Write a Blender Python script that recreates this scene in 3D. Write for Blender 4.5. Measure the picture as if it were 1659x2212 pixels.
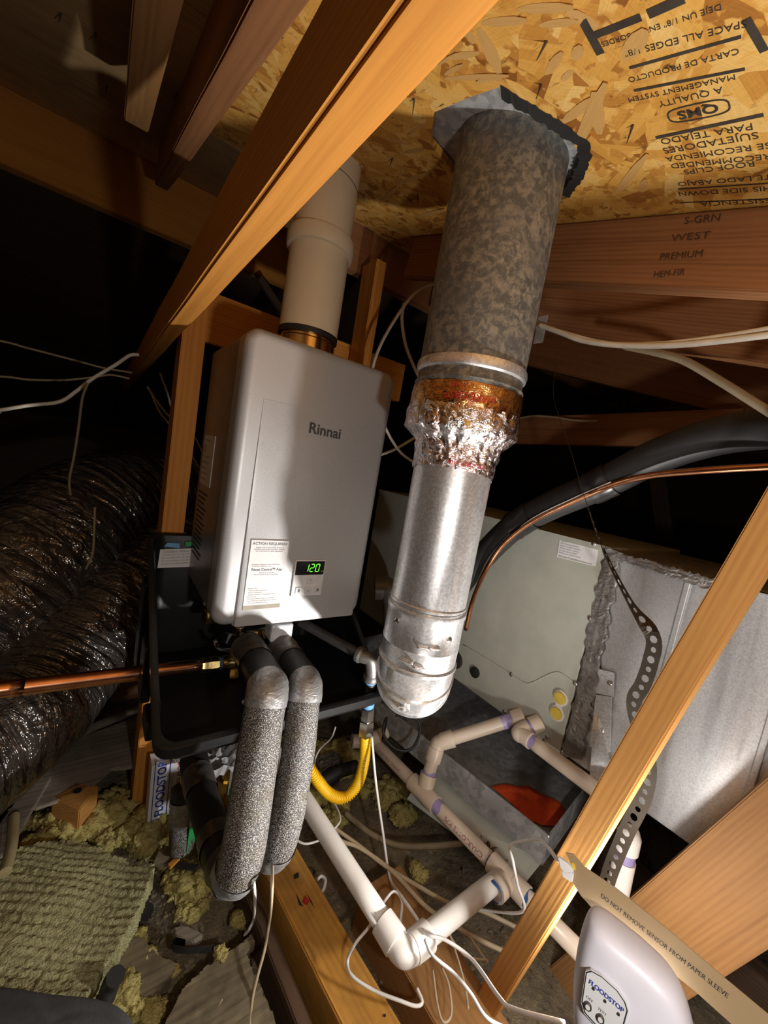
import bpy, bmesh, math, random
import numpy as np
from mathutils import Vector, Matrix, noise
from mathutils.geometry import tessellate_polygon

random.seed(7)
for o in list(bpy.data.objects): bpy.data.objects.remove(o)
SC = bpy.context.scene
COL = SC.collection

# ------------------------------------------------------------------ camera
W, H, F = 1659.0, 2212.0, 848.0          # photograph size and focal length in pixels
AX = Vector((0.80073, 0.06993, 0.59493))    # world axes in camera terms (right, down, forward)
AY = Vector((-0.57501, -0.18864, 0.79610))
AZ = Vector((0.16790, -0.97955, -0.11084))
cam = bpy.data.cameras.new('camera'); camo = bpy.data.objects.new('camera', cam); COL.objects.link(camo)
cam.sensor_fit = 'VERTICAL'; cam.sensor_height = 24.0; cam.lens = F / H * 24.0
cam.clip_start = 0.01; cam.clip_end = 60
right = Vector((AX.x, AY.x, AZ.x)); down = Vector((AX.y, AY.y, AZ.y)); fwd = Vector((AX.z, AY.z, AZ.z))
fwd.normalize(); right = (right - fwd * right.dot(fwd)).normalized(); up = right.cross(fwd).normalized()
camo.matrix_world = Matrix(((right.x, up.x, -fwd.x, 0), (right.y, up.y, -fwd.y, 0), (right.z, up.z, -fwd.z, 0), (0, 0, 0, 1)))
SC.camera = camo

# ------------------------------------------------------------------ world and light
w = bpy.data.worlds.new('attic_air'); SC.world = w; w.use_nodes = True
w.node_tree.nodes['Background'].inputs[0].default_value = (1.0, 0.8, 0.62, 1)
w.node_tree.nodes['Background'].inputs[1].default_value = 0.004
def point(name, loc, watts, rad, color=(1, .93, .84)):
    l = bpy.data.lights.new(name, 'POINT'); l.energy = watts; l.shadow_soft_size = rad; l.color = color
    o = bpy.data.objects.new(name, l); COL.objects.link(o); o.location = loc; return o
WL = Vector((0.69, 0.09, -0.72))             # LED torch standing behind the flood alarm
point('work_light_spill', WL, 1.2, 0.022, (1, .96, .90))
sl_ = bpy.data.lights.new('work_light', 'SPOT'); sl_.energy = 14.5; sl_.spot_size = math.radians(170); sl_.spot_blend = 1.0; sl_.shadow_soft_size = .022; sl_.color = (1, .96, .90)
slo = bpy.data.objects.new('work_light', sl_); COL.objects.link(slo); slo.location = WL
slo.rotation_euler = Vector((-.50, .45, .55)).to_track_quat('-Z', 'Y').to_euler()
point('head_lamp', (0.20, -0.14, -0.14), 3.3, 0.02, (1, .95, .88))
SC.view_settings.view_transform = 'Standard'; SC.view_settings.look = 'None'
SC.view_settings.gamma = 1.0; SC.view_settings.use_curve_mapping = False
SC.view_settings.exposure = 1.42

# ------------------------------------------------------------------ geometry helpers
def ray(px, py):
    v = Vector((px - W / 2, py - H / 2, F)); return Vector((AX.dot(v), AY.dot(v), AZ.dot(v)))
def at(px, py, **k):
    """world point that lies on the plane X=, Y= or Z= (metres)"""
    r = ray(px, py); (a, v), = k.items(); return r * (v / r['XYZ'.index(a)])
def on_plane(px, py, n, d):
    r = ray(px, py); return r * (d / r.dot(n))
ROOF0, SLOPE = 0.42, 0.30
RK = ROOF0 / .51            # roof timbers scale with the height of the deck above the camera
def roofpt(px, py, z0=ROOF0):
    r = ray(px, py); return r * (z0 / (r.z - SLOPE * r.y))
def mesh_obj(name, bm, mat, parent=None, origin=None, smooth=False, base=True):
    me = bpy.data.meshes.new(name); bm.normal_update(); bm.to_mesh(me); bm.free()
    o = bpy.data.objects.new(name, me); COL.objects.link(o)
    mats = mat if isinstance(mat, (list, tuple)) else [mat]
    for m in mats: me.materials.append(m)
    if smooth:
        for p in me.polygons: p.use_smooth = True
    if parent is not None:
        o.parent = parent
        g = parent
        off = Vector()
        while g is not None: off += g.location; g = g.parent
        me.transform(Matrix.Translation(-off))
    else:
        if origin is None:
            co = [v.co for v in me.vertices]
            lo = Vector((min(c.x for c in co), min(c.y for c in co), min(c.z for c in co)))
            hi = Vector((max(c.x for c in co), max(c.y for c in co), max(c.z for c in co)))
            origin = Vector(((lo.x + hi.x) / 2, (lo.y + hi.y) / 2, lo.z))
        me.transform(Matrix.Translation(-Vector(origin))); o.location = origin
    return o
def tag(o, label=None, cat=None, group=None, kind=None):
    if label: o['label'] = label
    if cat: o['category'] = cat
    if group: o['group'] = group
    if kind: o['kind'] = kind
    return o
def thing(name, loc, label, cat, group=None):
    o = bpy.data.objects.new(name, None); COL.objects.link(o); o.location = loc; o.empty_display_size = .02
    return tag(o, label, cat, group)
def smooth_by_angle(o, deg=40):
    me = o.data
    for p in me.polygons: p.use_smooth = True
    bm = bmesh.new(); bm.from_mesh(me)
    for e in bm.edges:
        if len(e.link_faces) == 2 and e.calc_face_angle(0) > math.radians(deg): e.smooth = False
    bm.to_mesh(me); bm.free(); return o

def box_bm(bm, lo, hi, bevel=0, M=None, seg=2):
    r = bmesh.ops.create_cube(bm, size=1)
    lo, hi = Vector(lo), Vector(hi)
    for v in r['verts']:
        v.co = Vector(((lo.x + hi.x) / 2 + v.co.x * (hi.x - lo.x), (lo.y + hi.y) / 2 + v.co.y * (hi.y - lo.y), (lo.z + hi.z) / 2 + v.co.z * (hi.z - lo.z)))
    vs = r['verts']
    if bevel:
        es = list({e for v in vs for e in v.link_edges})
        out = bmesh.ops.bevel(bm, geom=es, offset=bevel, segments=seg, affect='EDGES', profile=.5)
        vs = list({v for f in out['faces'] for v in f.verts} | {v for v in vs if v.is_valid})
    if M is not None: bmesh.ops.transform(bm, matrix=M, verts=[v for v in vs if v.is_valid])
    return bm
def boxo(name, lo, hi, mat, parent=None, bevel=0, seg=2, smooth=False):
    o = mesh_obj(name, box_bm(bmesh.new(), lo, hi, bevel, None, seg), mat, parent)
    if smooth: smooth_by_angle(o, 35)
    return o
def frame(p0, p1, side):
    x = (Vector(p1) - Vector(p0)).normalized(); s = Vector(side); s = (s - x * s.dot(x)).normalized(); z = x.cross(s)
    return x, s, z
def beam(name, p0, p1, wid, hgt, mat, side=(1, 0, 0), bevel=.0025, label=None, cat='beam', group=None, seed=None, parent=None):
    """timber between two centre-line points; its own X axis follows the grain"""
    p0, p1 = Vector(p0), Vector(p1); x, s, z = frame(p0, p1, side); L = (p1 - p0).length
    bm = bmesh.new(); box_bm(bm, (-L / 2, -wid / 2, -hgt / 2), (L / 2, wid / 2, hgt / 2))
    n = max(2, min(60, int(L / .06)))
    es = [e for e in bm.edges if abs(e.verts[0].co.x - e.verts[1].co.x) > L * .9]
    bmesh.ops.subdivide_edges(bm, edges=es, cuts=n, use_grid_fill=True)
    longe = [e for e in bm.edges if abs((e.verts[0].co - e.verts[1].co).x) > 1e-5 and len(e.link_faces) == 2 and e.calc_face_angle(0) > 1]
    bmesh.ops.bevel(bm, geom=longe, offset=bevel, segments=2, affect='EDGES')
    sd = random.random() * 50 if seed is None else seed
    for v in bm.verts:
        d = noise.noise(Vector((v.co.x * 3 + sd, v.co.y * 9, v.co.z * 9))) * .0016
        v.co.y += d; v.co.z += noise.noise(Vector((v.co.x * 3 + sd, 7 + v.co.y * 9, v.co.z * 9))) * .0016
    me = bpy.data.meshes.new(name); bm.normal_update(); bm.to_mesh(me); bm.free(); me.materials.append(mat)
    o = bpy.data.objects.new(name, me); COL.objects.link(o)
    c = (p0 + p1) / 2
    o.matrix_world = Matrix(((x.x, s.x, z.x, c.x), (x.y, s.y, z.y, c.y), (x.z, s.z, z.z, c.z), (0, 0, 0, 1)))
    if parent is not None: o.parent = parent; o.matrix_parent_inverse = parent.matrix_world.inverted()
    if label: tag(o, label, cat, group)
    return o
def catmull(pts, per=10):
    P = [Vector(p) for p in pts]
    if len(P) == 2:
        return [P[0].lerp(P[1], i / per) for i in range(per + 1)]
    Q = [P[0] * 2 - P[1]] + P + [P[-1] * 2 - P[-2]]
    out = []
    for i in range(1, len(Q) - 2):
        a, b, c, d = Q[i - 1:i + 3]
        for k in range(per):
            t = k / per
            out.append(0.5 * ((2 * b) + (c - a) * t + (2 * a - 5 * b + 4 * c - d) * t * t + (3 * b - a - 3 * c + d) * t ** 3))
    out.append(P[-1]); return out
def tube_bm(bm, path, rad, seg=16, caps=True, matidx=0, inner=None):
    """sweep; rad is a number or a function of (length along, share of the way); UV = (length, turn)"""
    uvl = bm.loops.layers.uv.verify()
    n = len(path); T = []
    for i in range(n):
        t = path[min(i + 1, n - 1)] - path[max(i - 1, 0)]; T.append(t.normalized())
    a = Vector((0, 0, 1)) if abs(T[0].z) < .9 else Vector((1, 0, 0))
    nrm = (a - T[0] * a.dot(T[0])).normalized(); rings = []; L = [0]
    for i in range(1, n): L.append(L[-1] + (path[i] - path[i - 1]).length)
    for i in range(n):
        nrm = (nrm - T[i] * nrm.dot(T[i])).normalized(); b = T[i].cross(nrm)
        ring = []
        for k in range(seg):
            th = 2 * math.pi * k / seg
            r = rad(L[i], L[i] / L[-1], th) if callable(rad) else rad
            ring.append(bm.verts.new(path[i] + (nrm * math.cos(th) + b * math.sin(th)) * r))
        rings.append(ring)
    for i in range(n - 1):
        for k in range(seg):
            k2 = (k + 1) % seg
            f = bm.faces.new((rings[i][k], rings[i][k2], rings[i + 1][k2], rings[i + 1][k])); f.material_index = matidx; f.smooth = True
            for lp, (u, v) in zip(f.loops, ((L[i], k / seg), (L[i], (k + 1) / seg), (L[i + 1], (k + 1) / seg), (L[i + 1], k / seg))):
                lp[uvl].uv = (u, v)
    if caps:
        bm.faces.new(list(reversed(rings[0]))); bm.faces.new(rings[-1])
    return bm
def tube(name, pts, rad, mat, parent=None, seg=16, per=10, caps=True, curve=True):
    path = catmull(pts, per) if curve else [Vector(p) for p in pts]
    o = mesh_obj(name, tube_bm(bmesh.new(), path, rad, seg, caps), mat, parent)
    return o
def ring_pts(c, n, r, axis_x, axis_y): return [c + axis_x * (r * math.cos(2 * math.pi * i / n)) + axis_y * (r * math.sin(2 * math.pi * i / n)) for i in range(n)]
def lathe(name, c, axis, prof, mat, parent=None, seg=40, wob=None, caps=True):
    """profile of (height along axis, radius) turned about axis through c"""
    ax = Vector(axis).normalized(); a = Vector((1, 0, 0)) if abs(ax.x) < .8 else Vector((0, 1, 0))
    u = (a - ax * a.dot(ax)).normalized(); v = ax.cross(u); c = Vector(c); bm = bmesh.new(); uvl = bm.loops.layers.uv.verify()
    R = []
    for h, r in prof:
        ring = []
        for k in range(seg):
            th = 2 * math.pi * k / seg; d, dh = wob(th, h) if wob else (0, 0)
            ring.append(bm.verts.new(c + ax * (h + dh) + (u * math.cos(th) + v * math.sin(th)) * (r + d)))
        R.append(ring)
    for i in range(len(R) - 1):
        for k in range(seg):
            k2 = (k + 1) % seg
            f = bm.faces.new((R[i][k], R[i][k2], R[i + 1][k2], R[i + 1][k])); f.smooth = True
            for lp, uv in zip(f.loops, ((prof[i][0], k / seg), (prof[i][0], (k + 1) / seg), (prof[i + 1][0], (k + 1) / seg), (prof[i + 1][0], k / seg))): lp[uvl].uv = uv
    if caps:
        bm.faces.new(list(reversed(R[0]))); bm.faces.new(R[-1])
    bmesh.ops.recalc_face_normals(bm, faces=bm.faces)
    return smooth_by_angle(mesh_obj(name, bm, mat, parent), 40)
def poly_prism(name, pts, nrm, thick, mat, parent=None, bevel=0):
    bm = bmesh.new(); nrm = Vector(nrm).normalized()
    a = [bm.verts.new(Vector(p)) for p in pts]; b = [bm.verts.new(Vector(p) + nrm * thick) for p in pts]; n = len(pts)
    bm.faces.new(a); bm.faces.new(list(reversed(b)))
    for i in range(n): bm.faces.new((a[i], b[i], b[(i + 1) % n], a[(i + 1) % n]))
    bmesh.ops.recalc_face_normals(bm, faces=bm.faces)
    if bevel: bmesh.ops.bevel(bm, geom=list(bm.edges), offset=bevel, segments=2, affect='EDGES')
    return mesh_obj(name, bm, mat, parent)
def text_mesh(body, size, align='CENTER', bold=0.0):
    c = bpy.data.curves.new('lettering', 'FONT'); c.body = body; c.size = size; c.align_x = align; c.align_y = 'CENTER'; c.offset = bold; c.resolution_u = 3
    o = bpy.data.objects.new('lettering', c); COL.objects.link(o)
    bpy.context.view_layer.update()
    me = bpy.data.meshes.new_from_object(o.evaluated_get(bpy.context.evaluated_depsgraph_get()))
    vs = [v.co.copy() for v in me.vertices]; fs = [tuple(p.vertices) for p in me.polygons]
    bpy.data.objects.remove(o); bpy.data.curves.remove(c); bpy.data.meshes.remove(me)
    return vs, fs
def text(name, body, size, fn, mat, parent, align='CENTER', bold=0.0):
    """fn maps flat lettering (x, y) to a world point"""
    vs, fs = text_mesh(body, size, align, bold); bm = bmesh.new()
    V = [bm.verts.new(fn(v.x, v.y)) for v in vs]
    for f in fs:
        try: bm.faces.new([V[i] for i in f])
        except ValueError: pass
    return mesh_obj(name, bm, mat, parent)
def flat(o, x, y): o, x, y = Vector(o), Vector(x).normalized(), Vector(y).normalized(); return lambda a, b: o + x * a + y * b

# ------------------------------------------------------------------ materials
class NT:
    def __init__(s, name):
        s.m = bpy.data.materials.new(name); s.m.use_nodes = True; s.t = s.m.node_tree; s.n = s.t.nodes; s.b = s.n['Principled BSDF']
    def add(s, typ, ins=None, **props):
        nd = s.n.new(typ)
        for k, v in props.items(): setattr(nd, k, v)
        for k, v in (ins or {}).items():
            if isinstance(v, bpy.types.NodeSocket): s.t.links.new(v, nd.inputs[k])
            else: nd.inputs[k].default_value = v
        return nd
    def set(s, **k):
        for a, v in k.items():
            i = s.b.inputs[a.replace('_', ' ')]
            if isinstance(v, bpy.types.NodeSocket): s.t.links.new(v, i)
            else: i.default_value = v
    def ramp(s, fac, stops, interp='LINEAR'):
        r = s.add('ShaderNodeValToRGB', {0: fac}); cr = r.color_ramp; cr.interpolation = interp
        while len(cr.elements) < len(stops): cr.elements.new(.5)
        for e, (p, c) in zip(cr.elements, stops): e.position = p; e.color = (*c, 1) if len(c) == 3 else c
        return r.outputs[0]
    def mapping(s, src, scale=(1, 1, 1), rot=(0, 0, 0), loc=(0, 0, 0)):
        return s.add('ShaderNodeMapping', {0: src, 'Scale': scale, 'Rotation': rot, 'Location': loc}).outputs[0]
    def noise(s, vec, scale, detail=4, rough=.55, dist=0.0):
        return s.add('ShaderNodeTexNoise', {'Vector': vec, 'Scale': scale, 'Detail': detail, 'Roughness': rough, 'Distortion': dist}).outputs[0]
    def bump(s, h, strength=.3, dist=.002, normal=None):
        ins = {'Height': h, 'Strength': strength, 'Distance': dist}
        if normal is not None: ins['Normal'] = normal
        return s.add('ShaderNodeBump', ins).outputs[0]
    def mix(s, fac, a, b, mode='MIX'):
        n = s.add('ShaderNodeMix', data_type='RGBA', blend_type=mode)
        for i, v in ((0, fac), (6, a), (7, b)):
            if isinstance(v, bpy.types.NodeSocket): s.t.links.new(v, n.inputs[i])
            else: n.inputs[i].default_value = v if not isinstance(v, tuple) or len(v) == 4 else (*v, 1)
        return n.outputs[2]
    def math(s, op, a, b=0.0):
        return s.add('ShaderNodeMath', {0: a, 1: b}, operation=op).outputs[0]
    def obj(s): return s.add('ShaderNodeTexCoord').outputs['Object']
    def uv(s): return s.add('ShaderNodeTexCoord').outputs['UV']
def plain(name, col, rough=.5, metal=0.0, bump=0, bscale=200, var=.12, spec=.5):
    t = NT(name); o = t.obj(); n = t.noise(o, bscale * .15, 3)
    c = t.ramp(n, [(.3, tuple(x * (1 - var) for x in col)), (.7, tuple(min(1, x * (1 + var)) for x in col))])
    t.set(Base_Color=c, Roughness=rough, Metallic=metal); t.b.inputs['Specular IOR Level'].default_value = spec
    if bump: t.set(Normal=t.bump(t.noise(o, bscale, 3), bump, .001))
    return t.m
def wood(name, light, dark, knot=.0, rough=.62, dirt=0.0, ring=1.0):
    t = NT(name); o = t.obj(); rnd = t.add('ShaderNodeObjectInfo').outputs['Random']
    off = t.add('ShaderNodeCombineXYZ', {0: t.math('MULTIPLY', rnd, 31.0), 1: t.math('MULTIPLY', rnd, 7.0), 2: t.math('MULTIPLY', rnd, 13.0)}).outputs[0]
    p = t.add('ShaderNodeVectorMath', {0: o, 1: off}, operation='ADD').outputs[0]
    warp = t.noise(t.mapping(p, (2.2, 9, 9)), 1.0, 2)
    g1 = t.noise(t.mapping(p, (1.3 * ring, 55, 55)), 1.0, 5, .6, .6)
    w = t.add('ShaderNodeTexWave', {'Vector': t.mapping(p, (1.2, 30, 30)), 'Scale': 1.4, 'Distortion': 7.0, 'Detail': 2.0, 'Detail Scale': .7}, wave_type='RINGS', rings_direction='X').outputs[1]
    fine = t.noise(t.mapping(p, (14, 420, 420)), 1.0, 2)
    f = t.math('ADD', t.math('MULTIPLY', g1, .5), t.math('ADD', t.math('MULTIPLY', w, .12), t.math('ADD', t.math('MULTIPLY', fine, .22), t.math('MULTIPLY', warp, .16))))
    mid = tuple((a * .6 + b * .4) for a, b in zip(light, dark))
    c = t.ramp(f, [(.33, dark), (.5, mid), (.68, light)])
    if dirt:
        c = t.mix(t.ramp(t.noise(p, 9, 5, .65), [(.42, (0, 0, 0)), (.7, (dirt, dirt, dirt))]), c, (.06, .045, .03, 1))
    if knot:
        vo = t.add('ShaderNodeTexVoronoi', {'Vector': t.mapping(p, (2.2, 8, 8)), 'Scale': 1.0}).outputs[0]
        c = t.mix(t.ramp(vo, [(.05, (knot, knot, knot)), (.16, (0, 0, 0))]), c, tuple(x * .35 for x in dark) + (1,))
    t.set(Base_Color=c, Roughness=rough, Normal=t.bump(f, .35, .0015)); t.b.inputs['Specular IOR Level'].default_value = .25
    return t.m
M = {}
M['fir'] = wood('fir_timber', (.70, .30, .058), (.50, .20, .036), .5)
M['fir_pale'] = wood('pale_fir_timber', (.60, .31, .090), (.44, .20, .055), .4)
M['fir_brown'] = wood('brown_timber', (.40, .21, .078), (.28, .135, .05), .4)
M['fir_red'] = wood('reddish_old_timber', (.40, .18, .075), (.24, .10, .04), .7)
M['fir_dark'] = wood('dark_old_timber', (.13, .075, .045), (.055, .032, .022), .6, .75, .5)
M['joist'] = wood('yellow_joist_timber', (.66, .34, .07), (.46, .21, .04), .5, .6, .45)
M['ply'] = wood('plywood_deck', (.66, .43, .21), (.48, .29, .13), .3, .7, .25, .6)
M['grey_wood'] = wood('weathered_grey_wood', (.36, .31, .25), (.15, .12, .095), .5, .8, .5)
def osb():
    t = NT('oriented_strand_board'); o = t.obj()
    cell = t.add('ShaderNodeTexVoronoi', {'Vector': t.add('ShaderNodeVectorMath', {0: o, 1: t.add('ShaderNodeVectorMath', {0: t.add('ShaderNodeTexNoise', {'Vector': o, 'Scale': 9.0}).outputs[1], 1: (.05, .05, .05)}, operation='MULTIPLY').outputs[0]}, operation='ADD').outputs[0], 'Scale': 8.0}).outputs[1]
    ang = t.math('MULTIPLY', t.add('ShaderNodeSeparateColor', {0: cell}).outputs[0], 3.14159)
    layers = []
    for k, (extra, sc) in enumerate(((0.0, (7, 30, 1)), (1.1, (9, 42, 1)), (2.2, (16, 80, 1)))):
        r = t.add('ShaderNodeVectorRotate', {'Vector': o, 'Angle': t.math('ADD', ang, extra) if k < 2 else extra}, rotation_type='Z_AXIS').outputs[0]
        mp = t.mapping(r, sc, loc=(k * 3.1, k * 7.7, 0))
        v = t.add('ShaderNodeTexVoronoi', {'Vector': mp, 'Scale': 1.0, 'Randomness': 1.0}, voronoi_dimensions='2D')
        fib = t.noise(t.mapping(r, (25, 520, 1)), 1.0, 3)
        layers.append((t.add('ShaderNodeSeparateColor', {0: v.outputs[1]}).outputs[1], fib, v.outputs[0]))
    pal = [(.0, (.30, .11, .02)), (.10, (.50, .215, .04)), (.35, (.68, .34, .068)), (.7, (.79, .44, .10)), (1.0, (.88, .58, .20))]
    c0 = t.ramp(layers[0][0], pal); c1 = t.ramp(layers[1][0], pal); c2 = t.ramp(layers[2][0], pal)
    msk = t.ramp(t.noise(o, 16, 3), [(.47, (0, 0, 0)), (.53, (1, 1, 1))]); msk2 = t.ramp(t.noise(t.mapping(o, loc=(5, 5, 0)), 26, 3), [(.56, (0, 0, 0)), (.6, (1, 1, 1))])
    c = t.mix(msk2, t.mix(msk, c0, c1), c2)
    fibs = t.math('ADD', t.math('MULTIPLY', layers[0][1], .5), t.math('MULTIPLY', layers[1][1], .5))
    c = t.mix(.75, c, t.ramp(fibs, [(.3, (.72, .67, .6)), (.6, (1.08, 1.05, 1.0))]), 'MULTIPLY')
    dark = t.ramp(t.noise(t.mapping(o, (60, 16, 1)), 1.0, 4, .7), [(.30, (1, 1, 1)), (.38, (0, 0, 0))])
    c = t.mix(dark, c, (.13, .06, .02, 1))
    h = t.math('ADD', t.math('MULTIPLY', layers[0][0], .6), t.math('ADD', t.math('MULTIPLY', layers[1][0], .4), t.math('MULTIPLY', fibs, .3)))
    t.set(Base_Color=c, Roughness=.55, Normal=t.bump(h, .5, .0022)); t.b.inputs['Specular IOR Level'].default_value = .3
    return t.m
M['osb'] = osb()
M['flake'] = wood('osb_flake', (.78, .48, .17), (.50, .25, .07), 0, .55)
def galv(name, base=.62, rough=.3, scale=90, contrast=.35, dull=0, tint=(1, 1, 1.02)):
    t = NT(name); o = t.obj()
    v = t.add('ShaderNodeTexVoronoi', {'Vector': o, 'Scale': float(scale)}, feature='F1').outputs[1]
    s = t.add('ShaderNodeSeparateColor', {0: v}).outputs[0]
    sp = t.math('ADD', t.math('MULTIPLY', s, .5), t.math('MULTIPLY', t.noise(o, scale * 6, 2), .5))
    lo, hi = base * (1 - contrast), min(1, base * (1 + contrast))
    c = t.ramp(sp, [(.3, tuple(lo * x for x in tint)), (.7, tuple(hi * x for x in tint))])
    st = t.noise(t.mapping(o, (30, 30, 2.0)), 1.0, 4)
    rr = t.add('ShaderNodeMapRange', {0: st, 1: .3, 2: .7, 3: rough * .7, 4: rough * 1.5}).outputs[0]
    t.set(Base_Color=c, Roughness=rr, Metallic=.78 - dull * .7, Normal=t.bump(t.math('ADD', sp, st), .08, .001)); return t.m
M['galv'] = galv('galvanised_steel', .78, .30, 260, .14)
M['galv_duct'] = galv('galvanised_duct_sheet', .60, .42, 420, .12)
M['galv_pan'] = galv('dull_galvanised_pan', .50, .5, 60, .2, .5)
def mottled():
    t = NT('weathered_zinc_pipe'); o = t.obj()
    n = t.noise(o, 75, 5, .62, .5); n2 = t.noise(o, 14, 3); n3 = t.noise(o, 240, 3)
    z = t.add('ShaderNodeSeparateXYZ', {0: o}).outputs[2]
    c = t.ramp(t.math('ADD', t.math('MULTIPLY', n, .8), t.math('MULTIPLY', n3, .2)), [(.40, (.10, .098, .092)), (.48, (.15, .142, .128)), (.54, (.25, .225, .18)), (.62, (.33, .29, .225))])
    c = t.mix(t.ramp(n2, [(.35, (0, 0, 0)), (.7, (.6, .6, .6))]), c, (.13, .125, .12, 1))
    t.set(Base_Color=c, Roughness=.5, Metallic=.25, Normal=t.bump(n, .15, .001)); return t.m
M['zinc'] = mottled()
def foil(name, c1, c2, rough=.16, amt=1.0, scale=38):
    t = NT(name); o = t.obj(); wv = t.noise(t.mapping(o, (1, 1, 1.6)), scale, 5, .6, 1.5)
    v = t.add('ShaderNodeTexVoronoi', {'Vector': o, 'Scale': scale * 1.6}, feature='DISTANCE_TO_EDGE').outputs[0]
    c = t.ramp(t.noise(o, 24, 3), [(.42, c1), (.6, c2)])
    t.set(Base_Color=c, Metallic=1.0, Roughness=rough, Normal=t.bump(t.math('ADD', wv, t.math('MULTIPLY', v, .5)), amt, .006)); return t.m
M['foil'] = foil('crumpled_foil_tape', (.90, .88, .89), (.78, .66, .66))
M['foil_gold'] = foil('amber_foil_tape', (.80, .50, .22), (.52, .26, .14), .22, .5)
def film():
    t = NT('black_duct_film'); u = t.uv(); o = t.obj()
    wr = t.noise(t.mapping(u, (15, 3.5, 1)), 1.0, 3, .5, 2.2); wr2 = t.noise(o, 16, 3, .5, 1.6)
    rg = t.add('ShaderNodeTexWave', {'Vector': t.mapping(u, (9.0, .6, 1)), 'Scale': 1.0, 'Distortion': 5.0, 'Detail': 3.0, 'Detail Scale': 2.0}).outputs[1]
    h = t.math('ADD', wr, t.math('ADD', t.math('MULTIPLY', wr2, .5), t.math('MULTIPLY', rg, .12)))
    t.set(Base_Color=(.16, .145, .135, 1), Roughness=.12, Metallic=.75, Normal=t.bump(h, 1.0, .03)); t.b.inputs['Specular IOR Level'].default_value = .8
    t.b.inputs['Coat Weight'].default_value = .5; t.b.inputs['Coat Roughness'].default_value = .12
    return t.m
M['film'] = film()
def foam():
    t = NT('pipe_foam_painted_sparkle'); o = t.obj(); n = t.noise(o, 640, 3, .7); n2 = t.noise(o, 30, 2)
    c = t.ramp(n, [(.45, (.016, .015, .016)), (.53, (.08, .075, .075)), (.61, (.72, .68, .66))])  # pale speckles on the black foam are light glints painted into the colour
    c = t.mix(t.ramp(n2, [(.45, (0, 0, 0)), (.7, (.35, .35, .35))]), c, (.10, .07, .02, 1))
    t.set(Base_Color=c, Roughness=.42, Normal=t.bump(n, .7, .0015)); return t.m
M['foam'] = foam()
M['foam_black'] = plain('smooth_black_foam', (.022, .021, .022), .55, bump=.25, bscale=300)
M['lineset'] = plain('black_line_insulation', (.022, .022, .024), .5)
M['vinyl'] = plain('black_vinyl_tape', (.022, .021, .022), .32, bump=.3, bscale=60)
def tape():
    t = NT('silver_cloth_tape'); o = t.obj(); wr = t.noise(t.mapping(o, (1, 1, 3)), 55, 4, .6, 1.2)
    t.set(Base_Color=t.ramp(wr, [(.35, (.30, .30, .31)), (.65, (.47, .47, .48))]), Roughness=.38, Metallic=.55, Normal=t.bump(wr, .5, .004)); return t.m
M['tape'] = tape()
M['tape_dark'] = plain('brown_grey_tape', (.13, .115, .105), .38, .3, .4, 90)
def heater():
    t = NT('silver_heater_paint'); o = t.obj(); n = t.noise(o, 900, 2)
    t.set(Base_Color=t.ramp(n, [(.4, (.45, .45, .465)), (.62, (.56, .56, .575))]), Metallic=.3, Roughness=.38, Normal=t.bump(n, .08, .0004)); return t.m
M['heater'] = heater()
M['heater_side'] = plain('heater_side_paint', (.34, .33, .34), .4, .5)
M['pan'] = plain('black_moulded_plastic', (.011, .011, .012), .36, bump=.12, bscale=500, spec=.35)
def copper(name, c1, c2, rough=.22):
    t = NT(name); o = t.obj(); n = t.noise(o, 20, 4)
    t.set(Base_Color=t.ramp(n, [(.35, c2), (.65, c1)]), Metallic=1.0, Roughness=rough); return t.m
M['copper'] = copper('copper_tube', (.86, .42, .24), (.62, .27, .13))
M['brass'] = copper('brass_fitting', (.80, .60, .25), (.58, .40, .15), .25)
M['iron'] = plain('black_iron_pipe', (.10, .095, .095), .42, .6, .2, 260)
M['castiron'] = plain('grey_malleable_iron', (.30, .285, .27), .45, .7, .35, 260)
M['chrome'] = plain('bright_zinc_fitting', (.62, .62, .60), .22, 1.0)
M['yellow'] = plain('yellow_gas_coating', (.86, .52, .012), .33, var=.05)
M['blue_tape'] = plain('blue_thread_tape', (.16, .42, .76), .5)
M['pvc'] = plain('white_plastic_pipe', (.74, .70, .66), .33, var=.05, bscale=60)
M['pvc_old'] = plain('yellowed_plastic_pipe', (.68, .57, .46), .36, var=.08, bscale=60)
M['primer'] = plain('purple_primer', (.36, .30, .56), .4, var=.2, bscale=120)
M['primer_blue'] = plain('blue_pipe_cement', (.03, .10, .28), .4)
M['vent'] = plain('cream_vent_plastic', (.80, .68, .50), .35, var=.06, bscale=50)
M['gold'] = copper('polished_gold_collar', (.80, .58, .28), (.66, .44, .20), .18)
M['rubber'] = plain('black_rubber', (.02, .02, .02), .5)
M['cable'] = plain('white_cable_sheath', (.72, .67, .58), .45)
M['cable_tan'] = plain('tan_cable_sheath', (.52, .42, .28), .5)
M['cable_brown'] = plain('dusty_brown_cable', (.24, .19, .12), .6)
M['cable_black'] = plain('black_cable_sheath', (.02, .02, .022), .45)
M['wire_white'] = plain('thin_white_wire', (.82, .80, .78), .4)
M['strap'] = plain('dark_perforated_strap', (.075, .06, .045), .45, .5)
def paint():
    t = NT('grey_green_furnace_paint'); o = t.obj(); n = t.noise(o, 14, 4)
    t.set(Base_Color=t.ramp(n, [(.3, (.40, .41, .36)), (.7, (.47, .48, .42))]), Roughness=.42, Normal=t.bump(t.noise(o, 5, 3), .25, .004)); return t.m
M['furnace'] = paint()
M['mastic'] = foil('silver_duct_tape', (.40, .385, .37), (.30, .28, .27), .42, .6, 30)
M['screw'] = plain('zinc_screw', (.55, .54, .52), .3, 1.0)
M['paper'] = plain('white_sticker_paper', (.80, .80, .82), .55, var=.03)
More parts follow.
